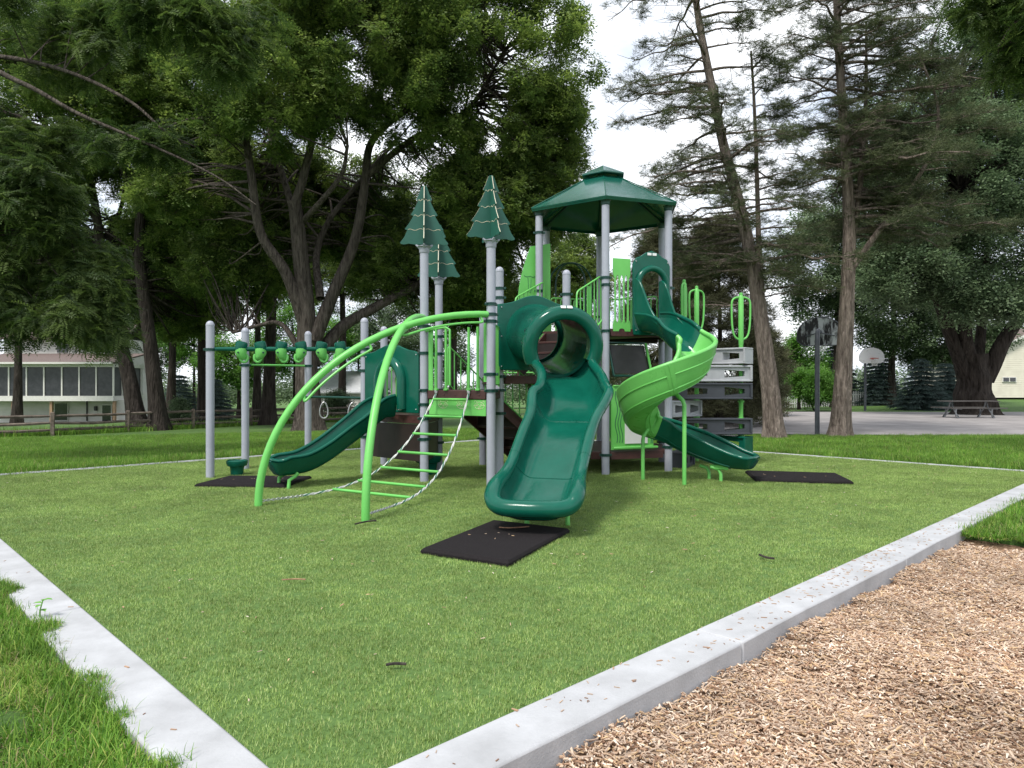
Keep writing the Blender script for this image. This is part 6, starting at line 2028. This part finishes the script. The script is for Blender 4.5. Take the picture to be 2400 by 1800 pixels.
# ------------------------------------------------------------------ red cedars: boughs leave the trunk level and sweep out
def cedar(label, trunk, r0, r1, boughs, extra=(), seed=1, tpls=None, per=5, dens=1.0):
    rg = np.random.default_rng(seed)
    tpls = tpls or T_CED
    t0 = list(W(trunk[0])); t0[2] = gz(t0[0], t0[1])
    base = Vector(t0)
    e = empty('cedar_tree', base, label, 'tree', 'tall cedars beside the court')
    pts_ = [W(p) for p in trunk]; pts_[0] = (t0[0], t0[1], t0[2] - .15)
    m = MB(); P = stem_mesh(m, pts_, r0, r1, 22, .17, .45, 8, seed * 7)
    m.build('trunk', M['bark_cedar'], e, smooth=80)
    stems = [(P, r0, r1)]
    for k, (pp, a, b) in enumerate(extra):
        m = MB(); Q = stem_mesh(m, [W(p) for p in pp], a, b, 12, .1, 0, 6, seed * 7 + k + 1)
        m.build('limb', M['bark_cedar'], e, smooth=80)
        stems.append((Q, a, b))
    pts, rot, sc, ix = [], [], [], []
    tw = MB()
    for (si, t, yaw, length, rise, leaf) in boughs:
        Pq, a_, b_ = stems[si]
        i = min(len(Pq) - 1, int(t * (len(Pq) - 1)))
        p = np.array(Pq[i]); d = np.array([math.cos(yaw), math.sin(yaw), 0])
        n = 7
        line = [p]
        for q in range(1, n + 1):
            f = q / n
            line.append(p + d * length * f + np.array([0, 0, length * (rise * f - .22 * f * f * (1 if rise >= 0 else .3) + .10 * max(0, f - .7))]) + rg.normal(size=3) * .05 * length * f * .5)
        rb_ = .012 + .014 * length
        fine = catmull(line, 3)
        tw.tube(fine, [rb_ * (1 - .85 * k / len(fine)) for k in range(len(fine))], 6, cap=False)
        # side twigs, some bare, most carrying sprays
        ns = int(length * 7 * dens)
        for s in range(ns):
            f = rg.uniform(.12, 1.0)
            b0 = np.array(fine[int(f * (len(fine) - 1))])
            ya = yaw + rg.choice([-1, 1]) * rg.uniform(.4, 1.3)
            l2 = rg.uniform(.25, .9) * (1.15 - .5 * f) * min(1.2, length * .5)
            e2 = b0 + np.array([math.cos(ya) * l2, math.sin(ya) * l2, l2 * rg.uniform(-.35, .35)])
            mid_ = (b0 + e2) / 2 + np.array([0, 0, rg.uniform(-.08, .05)])
            tw.tube([b0, mid_, e2], [.009, .007, .004], 4, cap=False)
            if rg.uniform() < leaf * (.35 + .75 * f):
                for _ in range(per):
                    q = b0 + (e2 - b0) * rg.uniform(.45, 1.1) + rg.normal(size=3) * np.array([.12, .12, .07])
                    pts.append(q); rot.append((rg.uniform(-.4, .4), rg.uniform(-.4, .4), rg.uniform(0, 6.28))); sc.append(rg.uniform(.48, .92)); ix.append(rg.integers(len(tpls)))
    tw.build('branches', M['bark_cedar'], e, smooth=80)
    scatter('crown', np.array(pts) - np.array(base), rot, sc, ix, tpls, e)['kind'] = 'stuff'
    return e
rgb = np.random.default_rng(42)
def ring_boughs(si, t0, t1, n, lmin, lmax, leaf, rise=(-.05, .35), side=None):
    out = []
    for k in range(n):
        t = t0 + (t1 - t0) * (k + rgb.uniform(0, 1)) / n
        yaw = rgb.uniform(0, 2 * math.pi) if side is None else side + rgb.normal() * .8
        out.append((si, t, yaw, rgb.uniform(lmin, lmax) * (1.1 - .35 * (t - t0) / (t1 - t0 + 1e-6)), rgb.uniform(*rise), leaf))
    return out
yc = 20.6
cedar('leaning red cedar with reddish shaggy trunk behind the stacked blocks', [(1814, 1030, yc), (1806, 930, yc), (1795, 830, yc), (1783, 740, yc), (1764, 620, yc), (1742, 520, yc), (1718, 420, yc), (1695, 330, yc), (1668, 200, yc), (1640, 60, yc), (1620, -80, yc), (1600, -240, yc)], .285, .06,
      ring_boughs(0, .36, 1.0, 60, 1.4, 3.1, .48) + ring_boughs(0, .34, .9, 22, 2.2, 3.9, .42, (0, .25), math.pi) + ring_boughs(1, .15, 1, 26, .9, 1.9, .7) + ring_boughs(0, .3, .6, 10, 1.0, 2.0, .2, (-.2, .1)),
      [([(1788, 780, yc), (1783, 680, yc + .3), (1778, 560, yc + .5), (1774, 420, yc + .5), (1768, 250, yc + .5), (1760, 120, yc + .5)], .13, .03)], seed=3, dens=1.15)
yd = 21.3
cedar('upright red cedar with pale shaggy trunk right of the near hoop pole', [(1967, 1024, yd), (1972, 930, yd), (1978, 830, yd), (1986, 700, yd), (1990, 560, yd), (1985, 430, yd), (1978, 300, yd), (1968, 150, yd), (1960, 0, yd), (1952, -160, yd), (1945, -280, yd)], .285, .06,
      ring_boughs(0, .50, 1.0, 56, 1.3, 2.7, .46) + ring_boughs(0, .40, .95, 54, 2.2, 4.4, .65, (-.05, .3), 0.0) + ring_boughs(1, .3, 1, 26, 1.0, 2.2, .65) + ring_boughs(2, .2, 1, 28, .9, 1.9, .75),
      [([(1988, 600, yd), (2010, 480, yd + .2), (2022, 350, yd + .3), (2030, 200, yd + .3), (2030, 50, yd + .3)], .12, .03),
       ([(1990, 640, yd), (2060, 540, yd - .3), (2130, 450, yd - .5), (2185, 350, yd - .6), (2198, 250, yd - .6), (2150, 120, yd - .6)], .10, .03)], seed=5, dens=1.15)

# brown-green cedar thicket behind the block climber: dense to the ground
def thicket(label, px, Y, wide, tall, tpls, seed, name='cedar_thicket', barkm='bark_dark', n=110, per=22, sc_=1.1, cat='tree', z0=.25):
    x = (px - 1200) / FPX * Y
    zb = gz(x, Y)
    bl = []
    rg = np.random.default_rng(seed)
    for k in range(n):
        f = rg.uniform(z0 / tall, 1)
        r = wide * (1 - f) ** .55 * (1.0 if f > .12 else .85)
        a = rg.uniform(0, 6.28)
        q = rg.uniform(.45, 1) ** .5
        bl.append(((x + math.cos(a) * r * q, Y + math.sin(a) * r * q, zb + tall * f, 0), (.2, .2, .2), 1))
    bl = [(c[:3] if len(c) == 4 else c, r_, n_) for c, r_, n_ in bl]
    class P3(tuple): pass
    return x, zb, bl
def thicket_tree(label, px, Y, wide, tall, tpls, seed, name, barkm, n, per, sc_, clump, group, cat='tree', z0=.25, stems=1):
    x, zb, bl = thicket(label, px, Y, wide, tall, tpls, seed, n=n, z0=z0)
    global W
    oldW = W
    W = lambda p: tuple(p)
    lim = [([(x, Y, zb), (x + .05, Y, zb + tall * .4), (x - .05, Y, zb + tall * .92)], .05 + tall * .018, .02)]
    for k in range(stems - 1):
        a = 2.4 * k
        lim.append(([(x + .1 * math.cos(a), Y + .1 * math.sin(a), zb), (x + wide * .25 * math.cos(a), Y + wide * .25 * math.sin(a), zb + tall * .35), (x + wide * .5 * math.cos(a), Y + wide * .5 * math.sin(a), zb + tall * .7)], .05, .015))
    e = tree(name, label, lim, bl, tpls, barkm, per=per, group=group, scale=sc_, clump=clump, twig_r=.014, flat=.7, cat=cat, nt=8, flare=.2)
    W = oldW
    return e
BG = 'trees and shrubs beyond the play area'
thicket_tree('dense brownish cedar filling the gap behind the grey block climber', 1685, 27.5, 2.5, 7.8, T_BRN, 11, 'cedar_tree', 'bark_dark', 150, 24, 1.15, .62, BG)
thicket_tree('brownish cedar partly hidden behind the hexagon tower', 1545, 30, 2.2, 7.9, T_BRN, 12, 'cedar_tree', 'bark_dark', 130, 22, 1.15, .62, BG)
thicket_tree('dark cedar standing behind the leaning cedar trunk', 1795, 35, 1.3, 4.2, T_BRN, 13, 'cedar_tree', 'bark_dark', 50, 20, 1.15, .6, BG)

# right-hand big dark tree over the picnic table
yr = 37.0
tree('maple_tree', 'huge dark many-stemmed tree over the picnic table', [
    ([(2288, 972, yr), (2285, 930, yr), (2283, 880, yr), (2280, 830, yr)], .95, .66),
    ([(2262, 880, yr), (2235, 800, yr - .3), (2205, 720, yr - .6), (2170, 640, yr - 1), (2120, 520, yr - 1.5), (2090, 400, yr - 2)], .42, .10),
    ([(2275, 870, yr), (2262, 780, yr - .6), (2262, 700, yr - .8), (2272, 600, yr - 1), (2250, 450, yr - 1)], .40, .12),
    ([(2290, 860, yr), (2298, 770, yr + .4), (2300, 680, yr + .6), (2320, 560, yr + .6)], .32, .10),
    ([(2305, 890, yr), (2345, 810, yr - .2), (2400, 720, yr - .6), (2440, 600, yr - 1), (2460, 450, yr - 1)], .44, .12)],
    [((2230, 420, yr - 1), (4.6, 4, 5.0), 90), ((2130, 620, yr - 1.5), (2.6, 2.6, 2.6), 34), ((2380, 500, yr), (3.4, 4, 4.4), 60), ((2060, 360, yr - 1), (2.4, 3, 3), 30), ((2330, 700, yr - 2.4), (2.4, 1.6, 1.2), 20), ((2420, 150, yr), (4, 3.5, 3.2), 30), ((2280, 170, yr), (3.6, 3, 3), 28)],
    T_MAP, 'bark_dark', per=30, group=BG, clump=1.0, scale=1.25, nt=20, flute=.2, flare=.3)
yb = 50.0
for k, (px, py, rx, rz, n, lab) in enumerate([
    (1960, 620, 4.2, 5.2, 60, 'tall soft green tree behind the pale cedar trunk'), (2090, 700, 4.0, 4.4, 50, 'dark leafy tree behind the far white hoop'),
    (2230, 780, 4.6, 3.2, 44, 'dark leafy tree behind the spruce by the picnic table')]):
    tree('maple_tree', lab, [([(px, 960, yb + k), (px, 850, yb + k), (px + 5, py + 20, yb + k), (px, py - 60, yb + k)], .30, .10)], [((px, py, yb + k), (rx, 3.0, rz), n)], T_MAP, 'bark_dark', per=30, group=BG, clump=1.2, scale=1.5)
tree('young_tree', 'bright green young tree behind the near backboard', [([(1872, 958, 47), (1872, 900, 47), (1874, 840, 47)], .10, .04)], [((1874, 850, 47), (1.6, 1.4, 1.9), 20)], T_BRI, 'bark_dark', per=26, group=BG, clump=.8, scale=1.2)
tree('round_bush', 'rounded light green bush beside the pale cedar trunk', [([(1912, 963, 43), (1912, 940, 43), (1910, 900, 43)], .07, .03), ([(1908, 962, 43), (1895, 930, 43), (1885, 900, 43)], .05, .02), ([(1916, 962, 43), (1930, 930, 43), (1940, 900, 43)], .05, .02)],
     [((1908, 905, 43), (1.7, 1.4, .95), 34)], T_BRI, 'bark_dark', per=24, group=BG, clump=.55, scale=.9, cat='bush')
# blue spruces
def spruce(px, Y, H, R, label, seed):
    rg = np.random.default_rng(seed)
    x = (px - 1200) / FPX * Y; zb = gz(x, Y)
    e = empty('spruce_tree', (x, Y, zb), label, 'tree', 'blue spruces beyond the court')
    m = MB(); stem_mesh(m, [(x, Y, zb - .1), (x, Y, zb + H * .5), (x, Y, zb + H)], .04 + H * .016, .01, 8, .05, .2, 4, seed)
    m.build('trunk', M['bark_dark'], e, smooth=80)
    pts, rot, sc, ix = [], [], [], []
    tw = MB()
    z = .25
    while z < H - .1:
        f = z / H
        r = R * (1 - f) ** .9 + .1
        nb = int(7 + 8 * (1 - f))
        for k in range(nb):
            a = 2 * math.pi * k / nb + rg.uniform(-.2, .2) + z * 3
            rr = r * rg.uniform(.8, 1.1)
            d = np.array([math.cos(a), math.sin(a), 0])
            e0 = np.array([x, Y, zb + z]); e1 = e0 + d * rr + np.array([0, 0, -.18 * rr + .05])
            tw.tube([e0, (e0 + e1) / 2 + np.array([0, 0, .05]), e1], [.018, .012, .005], 4, cap=False)
            for s in np.arange(.25, 1.02, .16 / max(rr, .3)):
                p = e0 + (e1 - e0) * s
                for sg in (-1, 0, 1):
                    pts.append(p - np.array([x, Y, zb]) + rg.normal(size=3) * .03); rot.append((rg.uniform(-.2, .2), .12 + rg.uniform(-.15, .15), a + sg * .75 + rg.uniform(-.2, .2))); sc.append(rg.uniform(.75, 1.15)); ix.append(rg.integers(2))
        z += .26
    tw.build('branches', M['bark_dark'], e, smooth=80)
    scatter('crown', pts, rot, sc, ix, T_SPR, e)['kind'] = 'stuff'
spruce(2160, 44, 3.3, 1.7, 'broad blue spruce left of the huge dark tree', 21)
spruce(2215, 46, 3.2, 1.5, 'smaller blue spruce tucked against the huge dark tree', 22)
spruce(2060, 52, 4.6, 1.6, 'blue spruce behind the far hoop pole', 23)
spruce(1958, 54, 5.6, 1.9, 'tall blue spruce behind the near backboard net', 24)
spruce(420, 48, 3.4, 1.5, 'blue spruce by the house beyond the fence on the left', 25)
spruce(505, 50, 3.0, 1.4, 'smaller blue spruce right of the one by the house', 26)
spruce(880, 46, 3.2, 1.2, 'small spruce in front of the white garage', 27)
# taller trees filling in behind the walnuts
for k, (px, py, Y, rx, rz, n, lab) in enumerate([
    (40, 470, 47, 5.0, 5.0, 60, 'tall leafy tree rising behind the house roof'), (400, 600, 46, 4.4, 4.6, 50, 'tall leafy tree between the trunk pair and the slim trunk'),
    (600, 560, 50, 4.6, 5.0, 50, 'tall leafy tree behind the straight dark trunk'), (800, 560, 50, 4.6, 5.0, 48, 'tall leafy tree behind the forked walnut limbs'), (1060, 600, 48, 4.6, 4.2, 48, 'tall leafy tree behind the spruce-shaped panels'), (1345, 660, 52, 2.9, 3.6, 40, 'tall leafy tree seen under the hexagon roof')]):
    tree('leafy_tree', lab, [([(px, 985, Y), (px + 4, 800, Y), (px, py + 40, Y), (px - 4, py - 60, Y)], .28, .1)], [((px, py, Y), (rx, 2.6, rz), n)], T_WAL, 'bark_dark', per=30, group=BG, clump=1.2, scale=1.45)
# mixed greenery beyond the fence on the left
for k, (px, py, Y, rx, rz, n, T_, lab) in enumerate([
    (560, 850, 58, 3.4, 2.2, 26, T_BRI, 'bright green tree in the gap left of the forked walnut'), (690, 790, 62, 3.0, 3.4, 26, T_BRI, 'bright green tree beyond the forked walnut trunk'),
    (455, 790, 62, 3.0, 3.4, 34, T_BRI, 'bright green tree filling the gap behind the slim trunk'), (350, 800, 66, 3.2, 3.4, 30, T_MAP, 'leafy tree beyond the trunk pair by the house'), (905, 770, 62, 2.8, 3.4, 30, T_MAP, 'leafy tree behind the low slide panel'),
    (840, 800, 66, 3.6, 3.0, 24, T_BRI, 'pale green tree above the white garage roof'), (1010, 830, 60, 3.6, 2.4, 24, T_MAP, 'leafy tree behind the spruce-topped posts'),
    (1240, 850, 66, 4.0, 2.2, 24, T_MAP, 'leafy tree low behind the wave slide'), (1440, 850, 62, 4.0, 2.0, 24, T_MAP, 'leafy tree low behind the hexagon tower'), (1780, 870, 62, 3.4, 1.9, 20, T_MAP, 'leafy tree low behind the leaning cedar')]):
    tree('leafy_tree', lab, [([(px, 960, Y), (px, 920, Y), (px, py, Y)], .2, .06)], [((px, py, Y), (rx, 2.4, rz), n)], T_, 'bark_dark', per=26, group=BG, clump=1.1, scale=1.5)
thicket_tree('dark rounded shrub in front of the white garage', 790, 46, 1.0, 1.9, T_MAP, 31, 'garden_shrub', 'bark_dark', 22, 22, .8, .5, BG, 'bush', stems=3)
thicket_tree('low shrub by the fence beside the right trunk of the pair', 420, 37, .8, 1.2, T_MAP, 32, 'garden_shrub', 'bark_dark', 14, 20, .7, .4, BG, 'bush', stems=3)
# far wood closing the horizon
pts, rot, sc, ix = [], [], [], []
rg = np.random.default_rng(77)
for k in range(5200):
    Y = rg.uniform(82, 96); x = rg.uniform(-1.0, 1.0) * Y
    h = 3.4 + 1.6 * math.sin(x * .21) + 1.2 * math.sin(x * .53 + 2)
    pts.append((x, Y, -1.6 + rg.uniform(0, 1) * max(1.5, h) + 1.2)); rot.append((rg.uniform(-.5, .5), rg.uniform(-.5, .5), rg.uniform(0, 6.28))); sc.append(rg.uniform(2.2, 3.6)); ix.append(rg.integers(4))
tag(scatter('far_wood', pts, rot, sc, ix, T_MAP), 'low far line of woodland closing the horizon', 'woodland', kind='stuff')
# garden plants along the rail fence
pts, rot, sc, ix = [], [], [], []
for k in range(500):
    t = rg.uniform(0, len(fp) - 1.01); i = int(t); p = fp[i].lerp(fp[i + 1], t - i)
    x, Y = p.x + rg.uniform(-.3, .3), p.y + rg.uniform(.2, 1.6)
    pts.append((x, Y, gz(x, Y))); rot.append((0, 0, rg.uniform(0, 6.28))); sc.append(rg.uniform(1.6, 3.6)); ix.append(rg.integers(4))
tag(scatter('fence_border_plants', pts, rot, sc, ix, lawn_t), 'strappy border plants growing along the rail fence', 'plants', kind='stuff')
